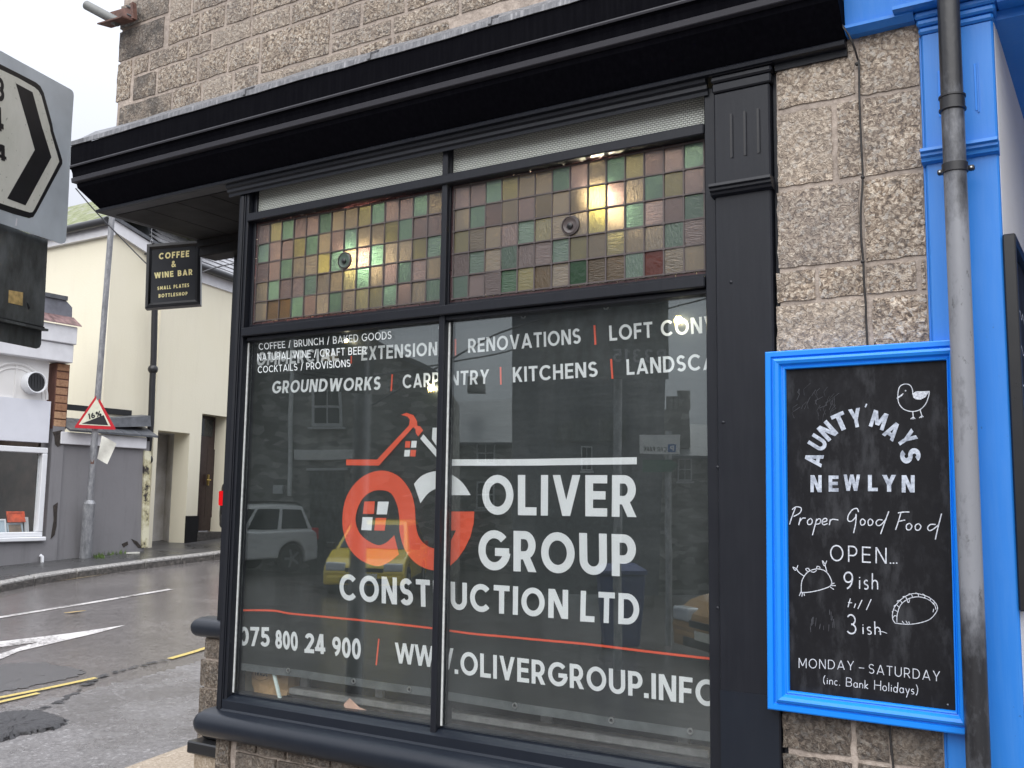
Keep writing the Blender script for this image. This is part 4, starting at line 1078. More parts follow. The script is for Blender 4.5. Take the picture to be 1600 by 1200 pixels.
for q in (((975, 355), (1009, 356), (1005, 398), (971, 398)), ((930, 412), (966, 412), (962, 453), (926, 453)), ((760, 735), (826, 735), (815, 815), (752, 815)), ((670, 832), (730, 832), (723, 915), (663, 912)),
          ((1052, 315), (1215, 505), (1180, 512), (1032, 342)), ((1110, 274), (1150, 274), (1150, 410), (1106, 345))): t.shape([c7(*p) for p in q])
ou = smooth_path([c7(*p) for p in ((990, 625), (1040, 575), (1120, 546), (1200, 553), (1290, 612), (1348, 695))], 5); inn = smooth_path([c7(*p) for p in ((1030, 745), (1078, 685), (1130, 655), (1170, 662), (1200, 680), (1215, 695))], 5)
for i in range(len(ou)-1): t.add([onb(p)+Vector((0, -.0013, 0)) for p in (ou[i], ou[i+1], inn[i+1], inn[i])], [(0, 1, 2, 3)])
t.line([v for v in smooth_path([bq(690, 722.8), bq(800, 722.5), bq(900, 721.3), bq(996, 720)], 6)], (bq(900, 715.8)-bq(900, 726.5)).length)
obj('emblem_white', t, 'banner_white', BN)

# vinyl lettering on the left pane itself
pane0 = [o for o in B.children if o.name.startswith('display_pane')][0]
gl = TextMB((0, -1, 0), base=.0004, step=.00005); gq = lambda x, y: at(x, y, YG)
gl.text('COFFEE / BRUNCH / BAKED GOODS', gq(404.9, 547), gq(612, 529.5), gq(612, 517), gq(404, 536.7), .125, .15, .25)
gl.text('NATURAL WINE / CRAFT BEER', gq(402.5, 564), gq(573, 553), gq(573, 541), gq(402, 552.5), .125, .15, .25)
gl.text('COCKTAILS / PROVISIONS', gq(403, 583), gq(548, 573), gq(547, 561.5), gq(403, 572.5), .125, .15, .25)
obj('vinyl_lettering', gl, 'vinyl_white', pane0)

# lamps
def pendant(c, drop, r, m, label):
    t = thing('pendant_lamp', c, label, 'lamp', 'bare bulbs hung in the shop')
    obj('bulb', MB().sphere(c, r), m, t, smooth=True)
    obj('lamp_holder', MB().disc_lathe((c[0], c[1], c[2]+r*.8), (0, 0, 1), [(r*.45, 0), (r*.5, r*.4), (r*.4, r*1.6), (.003, r*1.9)], 12), 'black_gloss', t, smooth=True)
    obj('flex', MB().tube([(c[0], c[1], c[2]+r*2.5), (c[0], c[1], c[2]+drop)], .0022, 6), 'cable_black', t)
    return t
for (px_, py_), lb in (((562, 405), 'glowing bulb behind the left stained glass panel'), ((937, 310), 'glowing bulb behind the right stained glass panel')):
    p = at(px_, py_, .30); pendant(tuple(p), 1.21-p.z, .040, 'lamp_glow', lb)
def festoon(px_, py_, r, lb):
    p = at(px_, py_, .058); t = thing('festoon_bulb', tuple(p), lb, 'lamp', 'small lit bulbs hung between glass and banner')
    obj('bulb', MB().sphere(tuple(p), r), 'festoon_glow', t, smooth=True)
    cg = MB()
    for k in range(8):
        a = 2*math.pi*k/8; cg.tube([(p.x+r*.5*math.cos(a), p.y+r*.5*math.sin(a), p.z+r*1.3), (p.x+r*1.35*math.cos(a), p.y+r*.9*math.sin(a), p.z), (p.x+r*1.0*math.cos(a), p.y+r*1.0*math.sin(a), p.z-r*1.6)], .0007, 5)
    obj('wire_cage', cg, 'brass', t)
    obj('flex', MB().tube([(p.x, p.y, p.z+r), (p.x, p.y, .60)], .0012, 6), 'cable_black', t)
festoon(1060, 500, .0105, 'glowing caged bulb over the word loft on the banner')
festoon(674, 606, .0100, 'glowing caged bulb beside the middle window bar')
festoon(541, 532, .006, 'tiny lit bulb over the cafe lettering')

# things lying in the window
BE = thing('slatted_bench', (-1.8, .16, -.73), 'low grey timber bench rail standing inside the window below the banner', 'bench')
bz = lambda px, py, y: at(px, py, y).z
yb_ = .14
r0, r1 = at(452, 1088, yb_), at(1108, 1190, yb_)
zr0, zr1 = at(800, 1139, yb_-.006).z, at(800, 1127, yb_-.006).z
obj('front_rail', MB().box((r0.x, yb_+.012, -.735), (r1.x, yb_+.03, zr0-.001)), 'dusty_board', BE)  # dark colour stands in for the shaded recess under the slat
obj('top_slat', MB().box((r0.x, yb_-.006, zr0), (r1.x, yb_+.045, zr1)), 'timber_grey', BE, bevel=.004)
for px_ in (480, 598, 858, 1072):
    x = at(px_, 1100, yb_+.07).x; obj('upright', MB().box((x-.018, yb_+.0455, -.735), (x+.018, yb_+.062, .35)), 'timber_grey', BE, bevel=.003)
BG = thing('paper_bag', tuple(at(425, 1085, .14)), 'creased brown paper bag slumped in the left corner of the window', 'bag')
mb = MB(); q = [at(389, 1030, .15), at(455, 1030, .15), at(448, 1087, .13), at(397, 1087, .13)]
rings = []
for k in range(7):
    t_ = k/6; a = q[3].lerp(q[0], t_); b = q[2].lerp(q[1], t_); rg = []
    for i in range(8):
        u_ = i/7; p = a.lerp(b, u_); rg.append(p+Vector((0, -.018*math.sin(math.pi*u_)+random.uniform(-.006, .006), random.uniform(-.003, .003))))
    for i in range(7, -1, -1):
        u_ = i/7; p = a.lerp(b, u_); rg.append(p+Vector((0, .06+random.uniform(-.004, .004), .0)))
    rings.append(rg)
mb.loft(rings); obj('bag_body', mb, 'brown_paper', BG)
t = TextMB((0, -1, 0), base=.019, step=.0001); t.text('TRADE', at(404, 1054, .13), at(424, 1056, .13), at(424, 1047, .13), at(404, 1045, .13), .2)
t.line([at(400, 1044, .13), at(402, 1058, .13), at(412, 1063, .13), at(425, 1059, .13)], .0012)
obj('printed_mark', t, 'lettering_black', BG)
ST = MB(); a, b = at(425, 1040, .095), at(438, 1094, .066); a2 = b+(a-b)*1.9
ST.obox((b+a2)/2, ((a2-b)/2), Vector((.006, 0, .0015)), Vector((0, .003, 0))); obj('pale_stick', ST, 'pale_plastic', None, label='pale plastic strip leaning against the banner beside the paper bag', cat='stick')
a, b = at(541, 1108, .075), at(640, 1128, .07)
CD = MB(); ring = [at(537, 1101, .078), at(545, 1093, .085), at(560, 1107, .08), at(578, 1115, .078), at(640, 1126, .075), at(660, 1133, .07), at(600, 1125, .066), at(560, 1117, .064), at(541, 1111, .066)]
CD.slab(ring, (0, .004, .004)); obj('torn_cardboard', CD, 'card_pink', None, label='torn curl of pinkish cardboard lying on the window bed', cat='cardboard')

# ------------------------------------------------------------------ chalk board
YC = -.045
CB = thing('chalkboard', tuple(at(1350, 1130, YC)), 'blue framed blackboard chalked with opening hours on the granite pier', 'chalkboard')
cq = lambda px, py: at(px, py, YC)
o_tl, o_tr, o_br, o_bl = cq(1195, 550), cq(1497, 530), cq(1523, 1151), cq(1199, 1108)
i_tl, i_tr, i_br, i_bl = cq(1226, 577), cq(1478, 562), cq(1492, 1112), cq(1232, 1080)
yf = YC
def fr(k, y): return [o_tl.lerp(i_tl, k)+Vector((0, y, 0)), o_tr.lerp(i_tr, k)+Vector((0, y, 0)), o_br.lerp(i_br, k)+Vector((0, y, 0)), o_bl.lerp(i_bl, k)+Vector((0, y, 0))]
prof = [(0, .030), (0, .002), (.06, 0), (.28, 0), (.33, .005), (.38, .006), (.42, -.002), (.55, -.006), (.70, -.003), (.80, .005), (.86, .006), (.90, .003), (.97, .004), (1.0, .009), (1.0, .030)]
for s_ in range(4):
    rg = []
    for k, y in prof:
        P = fr(k, y); rg.append((P[s_], P[(s_+1) % 4]))
    mb = MB().loft([[p[0] for p in rg], [p[1] for p in rg]]); obj('frame_moulding', mb, 'blue_frame_paint', CB)
sh = MB(); sh.slab([p+Vector((0, .014, 0)) for p in (i_tl+Vector((-.01, 0, .01)), i_tr+Vector((.01, 0, .01)), i_br+Vector((.01, 0, -.01)), i_bl+Vector((-.01, 0, -.01)))], (0, .014, 0)); obj('board', sh, 'blackboard', CB)
YL = YC+.0135; kq = lambda px, py: at(px, py, YL)
q7 = lambda x, y: kq(1200+x/4, 600+y/4); q8 = lambda x, y: kq(1200+x/4, 900+y/4)
CT = lambda: TextMB((0, -1, 0), base=.0003, step=.00006)
def letter(t, ch, cx, cy, ang, hh, ww, f, w=.2):
    a_, pr = glyph(ch, w); ca, sa = math.cos(R(ang)), math.sin(R(ang))
    def g(gx, gy):
        dx = (gx/a_-.5)*ww; dy = (gy-.5)*hh
        return f(cx+dx*ca-dy*sa, cy-(dx*sa+dy*ca))
    t.strokes(pr, g, w)
t = CT()
for ch, cx, cy, an, hh, ww in (('A', 287, 470, 76, 112, 80), ('U', 313, 368, 58, 112, 76), ('N', 372, 293, 42, 112, 84), ('T', 452, 236, 24, 112, 86), ('Y', 548, 212, 10, 118, 78), ('M', 692, 226, -18, 108, 96), ('A', 778, 292, -34, 112, 86), ('Y', 868, 342, -56, 118, 80), ('S', 890, 448, -84, 128, 92)):
    letter(t, ch, cx, cy, an, hh, ww, q7, .21)
t.line([q7(617, 124), q7(608, 146)], .0035)
for ch, x0, x1, y0, y1 in (('N', 266, 336, 570, 676), ('E', 379, 441, 572, 673), ('W', 472, 577, 566, 668), ('L', 625, 686, 568, 670), ('Y', 712, 802, 568, 674), ('N', 836, 917, 570, 678)):
    letter(t, ch, (x0+x1)/2, (y0+y1)/2, 0, y1-y0, x1-x0, q7, .21)
obj('block_lettering', t, 'chalk_block', CB)
def script(t, strokes, w, f):
    for s_ in strokes: t.line(smooth_path([f(*p) for p in s_], 5), w)
W1 = .0026
t = CT()
script(t, [[(172, 772), (150, 830), (135, 878)], [(150, 785), (175, 768), (207, 775), (200, 805), (160, 828)],                                    # P
           [(203, 835), (198, 858), (192, 882)], [(198, 860), (215, 840), (236, 838)],                                                               # r
           [(262, 842), (248, 855), (250, 876), (268, 876), (278, 858), (270, 842), (262, 842)],                                                    # o
           [(305, 842), (290, 900), (278, 945)], [(300, 858), (318, 842), (330, 850), (322, 872), (300, 876)],                                      # p
           [(338, 864), (366, 856), (366, 842), (350, 842), (338, 862), (348, 880), (372, 872)],                                                    # e
           [(390, 846), (384, 882)], [(386, 862), (402, 846), (440, 850)],                                                                          # r
           ], W1, q7)
obj('script_lettering', t, 'chalk_paint', CB)
t = CT()
script(t, [[(566, 800), (556, 778), (528, 786), (502, 822), (500, 852), (520, 858), (545, 835), (550, 812)], [(552, 815), (548, 870), (535, 932)],  # G
           [(592, 842), (578, 856), (582, 880), (600, 878), (608, 858), (592, 842)], [(640, 842), (626, 856), (630, 882), (648, 880), (656, 858), (640, 842)],
           [(716, 850), (692, 848), (676, 864), (684, 884), (706, 880), (733, 850)], [(755, 796), (728, 870), (704, 938)],
           ], W1, q7)
obj('script_lettering', t, 'chalk_paint', CB)
t = CT()
script(t, [[(832, 800), (815, 860), (797, 912)], [(812, 806), (850, 800), (884, 800)], [(818, 858), (858, 850)],                                    # F
           [(885, 870), (866, 882), (868, 908), (888, 910), (900, 888), (885, 870)], [(942, 872), (922, 884), (924, 910), (944, 912), (956, 890), (942, 872)],
           [(1048, 878), (1016, 878), (998, 898), (1008, 916), (1032, 908), (1066, 880)], [(1085, 810), (1062, 900), (1046, 972)]], W1, q7)
obj('script_lettering', t, 'chalk_paint', CB)
t = CT(); t.text('OPEN', q7(388, 1106), q7(742, 1124), q7(742, 1024), q7(388, 1003), .085, .30)
for x in (765, 784, 804): t.line([q7(x-4, 1118), q7(x+5, 1121)], .003)
obj('hours_lettering', t, 'chalk_paint', CB)
t = CT(); t.text('9', kq(1318, 921), kq(1333, 921), kq(1333, 893), kq(1318, 893), .09); t.text('ish', kq(1342, 920), kq(1372, 921), kq(1372, 893), kq(1342, 892), .075, .22)
obj('hours_lettering', t, 'chalk_paint', CB)
t = CT(); script(t, [[(515, 140), (500, 195)], [(500, 165), (525, 168)], [(548, 172), (538, 200)], [(588, 150), (562, 205)], [(645, 145), (615, 212)]], .0023, q8)
obj('hours_lettering', t, 'chalk_paint', CB)
t = CT(); t.text('3', q8(490, 360), q8(555, 365), q8(550, 240), q8(490, 236), .075); t.text('ish', q8(590, 362), q8(706, 368), q8(700, 275), q8(588, 272), .075, .2)
script(t, [[(690, 345), (716, 348), (744, 358)]], .0016, q8)
obj('hours_lettering', t, 'chalk_paint', CB)
t = CT(); t.text('MONDAY', q8(192, 574), q8(538, 588), q8(538, 532), q8(192, 512), .085, .24); t.line([q8(568, 573), q8(602, 576)], .0016)
t.text('SATURDAY', q8(630, 608), q8(1076, 660), q8(1076, 596), q8(630, 548), .085, .24)
t.text('(inc. Bank Holidays)', q8(343, 672), q8(940, 742), q8(940, 678), q8(345, 618), .075, .15, .3)
obj('small_lettering', t, 'chalk_paint', CB)
# little bird
t = CT()
script(t, [[(905, 66), (903, 36), (888, 8), (858, 0), (828, 12), (815, 40), (812, 85), (820, 125), (850, 158), (900, 172), (950, 160), (985, 125), (1003, 80), (1009, 46)], [(905, 66), (925, 50), (970, 48), (1009, 46)], [(846, 60), (806, 88)], [(840, 70), (806, 92)],
           [(905, 172), (908, 205)], [(908, 205), (892, 220)], [(908, 205), (906, 222)], [(908, 205), (920, 218)], [(950, 160), (962, 198)], [(962, 198), (946, 212)], [(962, 198), (960, 212)], [(962, 198), (972, 206)]], .0021, q7)
t.shape([q7(*p) for p in ((905, 68), (925, 52), (970, 50), (1007, 48), (985, 82), (955, 98), (925, 96), (908, 84))])
t.shape([q7(860+5*math.cos(a), 42+5*math.sin(a)) for a in [R(45*k) for k in range(8)]])
obj('bird_drawing', t, 'chalk_paint', CB)
# little crab
f8 = lambda x, y: kq(x, y); t = CT()
script(t, [[(1252, 926), (1253, 908), (1262, 894), (1276, 889), (1289, 892), (1297, 902), (1299, 914), (1284, 921), (1266, 925), (1252, 926)], [(1256, 900), (1248, 894), (1245, 889)], [(1292, 893), (1290, 886), (1289, 881)],
           [(1245, 889), (1239, 886), (1243, 891), (1247, 883)], [(1289, 881), (1285, 876), (1288, 884), (1292, 876)], [(1262, 893), (1259, 889), (1263, 888), (1265, 891)], [(1276, 889), (1277, 885), (1281, 886), (1281, 889)], [(1267, 893), (1272, 894), (1276, 891)],
           [(1252, 924), (1249, 931)], [(1254, 925), (1253, 932)], [(1256, 925), (1257, 931)], [(1298, 913), (1304, 911)], [(1299, 915), (1306, 915)], [(1297, 917), (1303, 921)]], .0021, f8)
obj('crab_drawing', t, 'chalk_paint', CB)
# little pasty
t = CT()
script(t, [[(795, 295), (778, 262), (788, 200), (840, 140), (905, 110), (975, 120), (1030, 150), (1058, 190), (1052, 225), (1015, 268), (960, 290), (880, 302), (795, 295)], [(806, 290), (808, 240), (830, 180), (880, 142), (940, 130), (1000, 146), (1040, 180), (1050, 210)],
           [(780, 262), (792, 248), (806, 252)], [(776, 225), (790, 212), (808, 222)], [(786, 190), (802, 180), (818, 194)], [(806, 158), (824, 152), (838, 168)], [(842, 130), (858, 128), (868, 146)], [(880, 112), (896, 114), (904, 134)], [(922, 106), (938, 112), (942, 130)], [(965, 112), (980, 122), (980, 138)], [(1005, 130), (1016, 144), (1012, 156)], [(1035, 152), (1040, 166), (1032, 176)],
           [(870, 142), (872, 160), (880, 165), (886, 146)], [(838, 282), (852, 298)], [(862, 280), (872, 298)], [(1036, 205), (1032, 226)], [(880, 284), (884, 298)]], .0018, q8)
obj('pasty_drawing', t, 'chalk_paint', CB)
t = CT()
for k in range(26):
    x = random.uniform(150, 420); y = random.uniform(60, 250); L_ = random.uniform(30, 90)
    t.line([q7(x, y), q7(x+random.uniform(-18, 18), y-L_*.5), q7(x+random.uniform(-10, 40), y-L_)], random.uniform(.0006, .0014))
for k in range(16):
    x = random.uniform(250, 420); y = random.uniform(200, 320)
    t.line([q8(x, y), q8(x+random.uniform(-6, 6), y+random.uniform(20, 60))], random.uniform(.0008, .0018))
obj('chalk_smears', t, 'chalk_smudge', CB, kind='stuff')
c = kq(1434, 1100); obj('board_screw', MB().disc_lathe(tuple(kq(1481, 1101)), (0, -1, 0), [(.002, 0), (.001, .001)], 8), 'eyelet_metal', CB)

# ------------------------------------------------------------------ blue shop front next door
NS = thing('blue_shop_front', (-.2, .1, -1.5), 'bright blue painted shop front beside the granite pier', 'shop front')
obj('pilaster', MB().box((-.413, -.012, -1.7), (-.2485, .12, 1.19)), 'blue_paint', NS, bevel=.004)
obj('edge_strip', MB().box((-.4205, .0, -1.7), (-.4135, .08, 1.19)), 'blue_paint', NS, bevel=.002)
for x0, x1, y, z0, z1 in ((-.425, -.236, -.034, 1.224, 1.242), (-.421, -.240, -.028, 1.206, 1.2235), (-.418, -.246, -.020, 1.188, 1.2055)): obj('capital_moulding', MB().box((x0, y, z0), (x1, .06, z1)), 'blue_paint', NS, bevel=.005)
obj('bracket_moulding', MB().prism_x([(.0, .882), (-.042, .882), (-.044, .874), (-.036, .870), (-.036, .864), (-.028, .860), (-.026, .852), (-.016, .848), (.0, .846)], -.420, -.246), 'blue_paint', NS)
for px_ in (1467, 1499, 1524):
    x = at(px_, 120, -.012).x
    obj('carved_flute', MB().box((x-.003, -.0135, .965), (x+.003, -.0122, 1.085)), 'blue_frame_paint', NS, bevel=.001)
    obj('flute_lip', MB().box((x+.0032, -.0155, .96), (x+.0062, -.0122, 1.085)), 'blue_paint', NS)
obj('fascia_board', MB().slab([(XR+.002, -.07, 1.62), (XR+.002, -.028, 1.252), (2.2, -.028, 1.252), (2.2, -.07, 1.62)], (0, .12, 0)), 'blue_paint', NS)
obj('fascia_moulding', MB().prism_x([(.05, 1.252), (-.030, 1.252), (-.044, 1.246), (-.044, 1.238), (-.034, 1.232), (-.024, 1.226), (.05, 1.226)], XR+.002, -.4255), 'blue_paint', NS)
obj('fascia_moulding', MB().prism_x([(.05, 1.262), (-.052, 1.262), (-.066, 1.256), (-.066, 1.247), (-.054, 1.243), (.05, 1.243)], -.47, 2.2), 'blue_paint', NS)
obj('fascia_moulding', MB().prism_x([(.05, 1.242), (-.02, 1.242), (-.032, 1.234), (-.03, 1.222), (.05, 1.222)], -.2355, 2.2), 'blue_paint', NS)
obj('entrance_wall', MB().box((-.40, .121, -1.6), (-.2525, 2.0, 1.198)), 'white_render', NS)
obj('entrance_wall', MB().box((-.2518, .012, -1.6), (-.2475, 2.0, 1.198)), 'white_render', NS)
obj('entrance_soffit', MB().box((-.25, .02, 1.1985), (2.2, 2.0, 1.2215)), 'blue_paint', NS)
mb = MB(); mb.tube([(-.175+.045*math.cos(R(a)), -.06, 1.275+.06*math.sin(R(a))) for a in range(180, 271, 15)], .008, 8); obj('scroll_bracket', mb, 'blue_paint', NS, smooth=True)
obj('entrance_door', MB().box((-.247, 1.9, -1.5), (1.2, 1.95, 1.19)), 'blue_paint', NS)
# dark menu board on the white reveal
MBd = thing('menu_board', tuple(at(1585, 900, .06)), 'dark wooden framed chalk menu hung on the white entrance wall', 'menu board')
XW = -.2473
y0_ = atx(1566, 366, -.2473).y; zA, zB = at(1566, 366, y0_).z, at(1590, 955, y0_).z
obj('menu_frame', MB().box((XW, y0_, zB), (XW+.028, y0_+.02, zA)), 'black_gloss', MBd, bevel=.003)
obj('menu_inner_frame', MB().box((XW, y0_+.0205, zB+.0205), (XW+.018, y0_+.05, zA-.0205)), 'picture_brown', MBd)
obj('menu_frame', MB().box((XW, y0_+.0205, zA-.02), (XW+.028, y0_+.6, zA)), 'sign_black', MBd, bevel=.003)
obj('menu_frame', MB().box((XW, y0_+.0205, zB), (XW+.028, y0_+.6, zB+.02)), 'sign_black', MBd, bevel=.003)
obj('menu_sheet', MB().box((XW, y0_+.0505, zB+.0205), (XW+.012, y0_+.58, zA-.0205)), 'blackboard', MBd)
t = TextMB((1, 0, 0), base=.0003, step=.00006)
for k in range(9):
    z_ = zA-.16-k*.09; t.line(smooth_path([Vector((XW+.012, y0_+.07+i*.03, z_+random.uniform(-.012, .012))) for i in range(12)], 3), .004)
obj('chalk_writing', t, 'chalk_paint', MBd)

# ------------------------------------------------------------------ rain pipe
YP = -.085
DP = thing('downpipe', (-.34, YP, -1.5), 'weathered grey and black round rainwater pipe in front of the blue pilaster', 'downpipe')
c_top = (at(1463, 0, YP)+at(1495, 0, YP))/2; c_mid = (at(1500, 600, YP)+at(1540, 600, YP))/2
rp = .0255; xq = lambda z_: -.336+.0
zc1 = at(1492, 160, YP).z
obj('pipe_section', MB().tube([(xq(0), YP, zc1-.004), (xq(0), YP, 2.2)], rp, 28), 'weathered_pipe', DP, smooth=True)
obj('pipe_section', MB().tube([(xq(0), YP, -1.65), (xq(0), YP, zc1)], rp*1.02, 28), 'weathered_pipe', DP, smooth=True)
obj('socket_collar', MB().disc_lathe((xq(0), YP, zc1-.019), (0, 0, 1), [(rp+.0005, -.003), (rp+.0055, -.001), (rp+.0055, .003), (rp+.003, .004), (rp+.003, .030), (rp+.0055, .031), (rp+.0055, .035), (rp+.0005, .037)], 30), 'black_plastic', DP, smooth=True)
zk = at(1500, 262, YP).z
obj('bracket_band', MB().disc_lathe((xq(0), YP, zk-.011), (0, 0, 1), [(rp+.001, 0), (rp+.004, .0005), (rp+.004, .0215), (rp+.001, .022)], 30), 'black_plastic', DP, smooth=True)
for sx in (-1, 1):
    lug = MB().obox((xq(0)+sx*(rp+.0085), -.07, zk), (.0075, 0, 0), (0, .008, 0), (0, 0, .0065)); lo_ = obj('bracket_lug', lug, 'black_plastic', DP, bevel=.004, seg=2)
    obj('bracket_screw', MB().disc_lathe((xq(0)+sx*(rp+.0095), -.0782, zk), (0, -1, 0), [(.0026, 0), (.002, .0015)], 10), 'eyelet_metal', lo_)

# ------------------------------------------------------------------ cable on the pier, wall bracket
cp = [(1290, -20), (1308, 25), (1330, 62), (1340, 92), (1342, 100), (1343, 160), (1346, 230), (1348, 278), (1345, 330), (1346, 375), (1349, 410), (1350, 440), (1353, 480), (1356, 550)]
cab = MB(); P = [at(x, y, -.006) if y > 70 else at(x, y, -.045 if y > 10 else -.07) for x, y in cp] + [at(1390, 1130, -.006), at(1392, 1160, -.006), at(1397, 1210, -.006)]
cab.tube(smooth_path(P, 4), .0028, 8)
CA = thing('cable', tuple(at(1345, 200)), 'thin black cable running down the joint of the granite pier', 'cable')
obj('cable_run', cab, 'cable_black', CA, smooth=True)
for x, y in ((1339, 100), (1348, 277), (1348, 409)): obj('cable_clip', MB().sphere(tuple(at(x, y, -.006)), .0055, 10), 'cable_black', CA, smooth=True)
WB = thing('wall_bracket', tuple(at(200, 30, -.03)), 'rusty wall bracket with a grey tube stub on the upper granite corner', 'bracket')
p0, p1, p2, p3 = at(174, 42, -.02), at(212, 31, -.02), at(210, 10, -.02), at(175, 20, -.02)
obj('bracket_plate', MB().slab([p0, p1, p2, p3], (0, -.012, 0)), 'rust_brown', WB, bevel=.003)
obj('bracket_plate', MB().slab([p1+Vector((-.002, .0, 0)), p1+Vector((.012, 0, -.004)), p2+Vector((.012, 0, .01)), p2+Vector((-.002, 0, .004))], (0, -.02, 0)), 'rust_brown', WB)
obj('bracket_plate', MB().slab([p0, p1, p1+Vector((0, -.07, -.012)), p0+Vector((0, -.07, -.012))], (0, 0, -.006)), 'rust_brown', WB)
a = at(176, 30, -.06); b_ = at(135, 8, -.10)
obj('tube_stub', MB().tube([a+(a-b_)*.2, b_], .020, 16), 'grey_tube', WB, smooth=True)
obj('tube_stub_bore', MB().tube([b_+(b_-a)*.004, b_+(b_-a)*.012], .016, 14), 'black_gloss', WB)
for q in ((204, 12), (205, 25)): obj('bolt', MB().tube([at(q[0]-6, q[1]-3, -.034), at(q[0]+3, q[1]+1, -.036)], .004, 8), 'black_gloss', WB)

# ------------------------------------------------------------------ hanging cafe sign
dS = 4.95
HS = thing('hanging_sign', tuple(dep(272, 430, dS)), 'black hanging cafe sign with gold lettering beyond the corner entrance', 'sign')
def hs(x, y, o=0.0):
    # the sign's face: square on to the lower street
    p0_ = dep(272, 430, dS); n_ = (_f*.93+_r*-.18); n_ = Vector((n_.x, n_.y, 0)).normalized()
    d = ray(x, y); t_ = (p0_-CAM).dot(n_)/d.dot(n_); return CAM+d*t_-n_*o
hn = Vector((_f.x*.93-_r.x*.18, _f.y*.93-_r.y*.18, 0)).normalized()
TL, TR, BR, BL = (229.5, 381.5), (313.5, 375.5), (313, 475.5), (226.5, 482)
c4 = [hs(*q) for q in (TL, TR, BR, BL)]
obj('sign_board', MB().slab([p+hn*.012 for p in c4], hn*.05), 'sign_black', HS)
ci = [hs(*q) for q in ((237, 389.5), (305, 383.5), (304, 467.5), (234.5, 473))]
for k in range(4):
    a, b, c, d = c4[k], c4[(k+1) % 4], ci[(k+1) % 4], ci[k]
    obj('frame_moulding', MB().loft([[a+hn*.0115, a, a.lerp(d, .55)-hn*.003, d+hn*.009, d+hn*.0115], [b+hn*.0115, b, b.lerp(c, .55)-hn*.003, c+hn*.009, c+hn*.0115]]), 'sign_black', HS)
obj('sign_panel', MB().slab([p+hn*.0095 for p in ci], hn*.0025), 'sign_panel', HS)
z7 = lambda x, y: hs(200+x/8.57, 360+y/8.57, -.009)
t = TextMB(-hn, base=.0006, step=.00008)
t.text('COFFEE', z7(408, 384), z7(815, 348), z7(818, 262), z7(412, 298), .22, .20); t.text('&', z7(578, 488), z7(636, 482), z7(636, 400), z7(580, 404), .2)
t.text('WINE BAR', z7(352, 640), z7(860, 590), z7(860, 510), z7(346, 562), .22, .18)
t.text('SMALL PLATES', z7(388, 796), z7(815, 752), z7(815, 702), z7(390, 748), .24, .22); t.text('BOTTLESHOP', z7(405, 898), z7(793, 862), z7(795, 815), z7(407, 848), .24, .22)
obj('gold_lettering', t, 'gold_letter', HS)
r_ = hs(237, 378); obj('hanging_ring', MB().tube([r_+Vector((.009*math.cos(R(a)), 0, .009*math.sin(R(a)))) for a in range(0, 361, 30)], .003, 6), 'galvanised', HS)
obj('hanging_chain', MB().tube([r_+Vector((0, 0, .009)), hs(237, 345)], .002, 5), 'galvanised', HS)
r2 = hs(305, 372); obj('hanging_chain', MB().tube([r2, r2+Vector((0, 0, .16))], .002, 5), 'galvanised', HS)
obj('bracket_arm', MB().tube([hs(228, 343), hs(330, 336)], .008, 8), 'black_gloss', HS)

# ------------------------------------------------------------------ direction sign on the corner
DS = thing('direction_sign', (-3.1, -.75, -1.4), 'weathered pale road direction sign with a black chevron at the shop corner', 'road sign')
sg0 = dep(113, 143, 3.6); sdv = (dep(104, 378, 3.6)-sg0); 
e_far, e_near = dep(108, 260, 3.6), dep(0, 214, 3.20)
n_s = Vector((e_far.y-e_near.y, -(e_far.x-e_near.x), 0)).normalized()
if n_s.dot(CAM-e_far) < 0: n_s = -n_s
def sg(x, y, o=0.0):
    d = ray(x, y); t_ = (e_far-CAM).dot(n_s)/d.dot(n_s); return CAM+d*t_+n_s*o
s6 = lambda x, y, o=0.0: sg(x/8.575, 60+y/8.575, o); s7 = lambda x, y, o=0.0: sg(x/6, 200+y/6, o)
out = [sg(-40, 56), s6(0, 160), s6(205, 275), s6(930, 672), s6(965, 695), s6(985, 730), s6(990, 770), s7(672, 0), s7(640, 700), s7(620, 1050), s7(608, 1075), s7(575, 1085), s7(300, 992), s7(0, 892), sg(-40, 333)]
obj('sign_plate', MB().slab(out, -n_s*.004), 'sign_grey_face', DS)
bo = [sg(-40, 84), s6(0, 345), s6(250, 470), s6(480, 590), s6(540, 640), s6(585, 730), s6(700, 1150), s7(500, 30), s7(583, 300), s7(583, 335), s7(345, 780), s7(310, 835), s7(270, 845), s7(120, 805), s7(0, 762), sg(-40, 312)]
bi = [sg(-40, 92), s6(0, 415), s6(240, 530), s6(460, 655), s6(510, 700), s6(550, 770), s6(665, 1190), s7(470, 30), s7(553, 312), s7(548, 325), s7(318, 765), s7(300, 790), s7(275, 792), s7(120, 745), s7(0, 705), sg(-40, 304)]
t = TextMB(n_s, base=.0005, step=.0002); t.shape(bo); obj('sign_border', t, 'lettering_black', DS)
t = TextMB(n_s, base=.0011, step=.0002); t.shape(bi); obj('sign_ground', t, 'sign_dirty_white', DS)
t = TextMB(n_s, base=.0017, step=.0002); t.shape([s6(205, 600), s6(430, 720), s6(560, 1200), s7(400, 20), s7(478, 275), s7(235, 725), s7(62, 660), s7(322, 205), s7(265, 0)]); obj('chevron', t, 'lettering_black', DS)
t = TextMB(n_s, base=.0017, step=.0001)
t.text('B3', sg(-26, 146), sg(6, 160), sg(6, 124), sg(-26, 110), .2, .14); t.text('4', sg(-18, 197), sg(5, 207), sg(4, 170), sg(-19, 158), .22); t.text('4', sg(-9, 246), sg(9.5, 253), sg(9, 229), sg(-9, 221), .2)
obj('sign_lettering', t, 'lettering_black', DS)
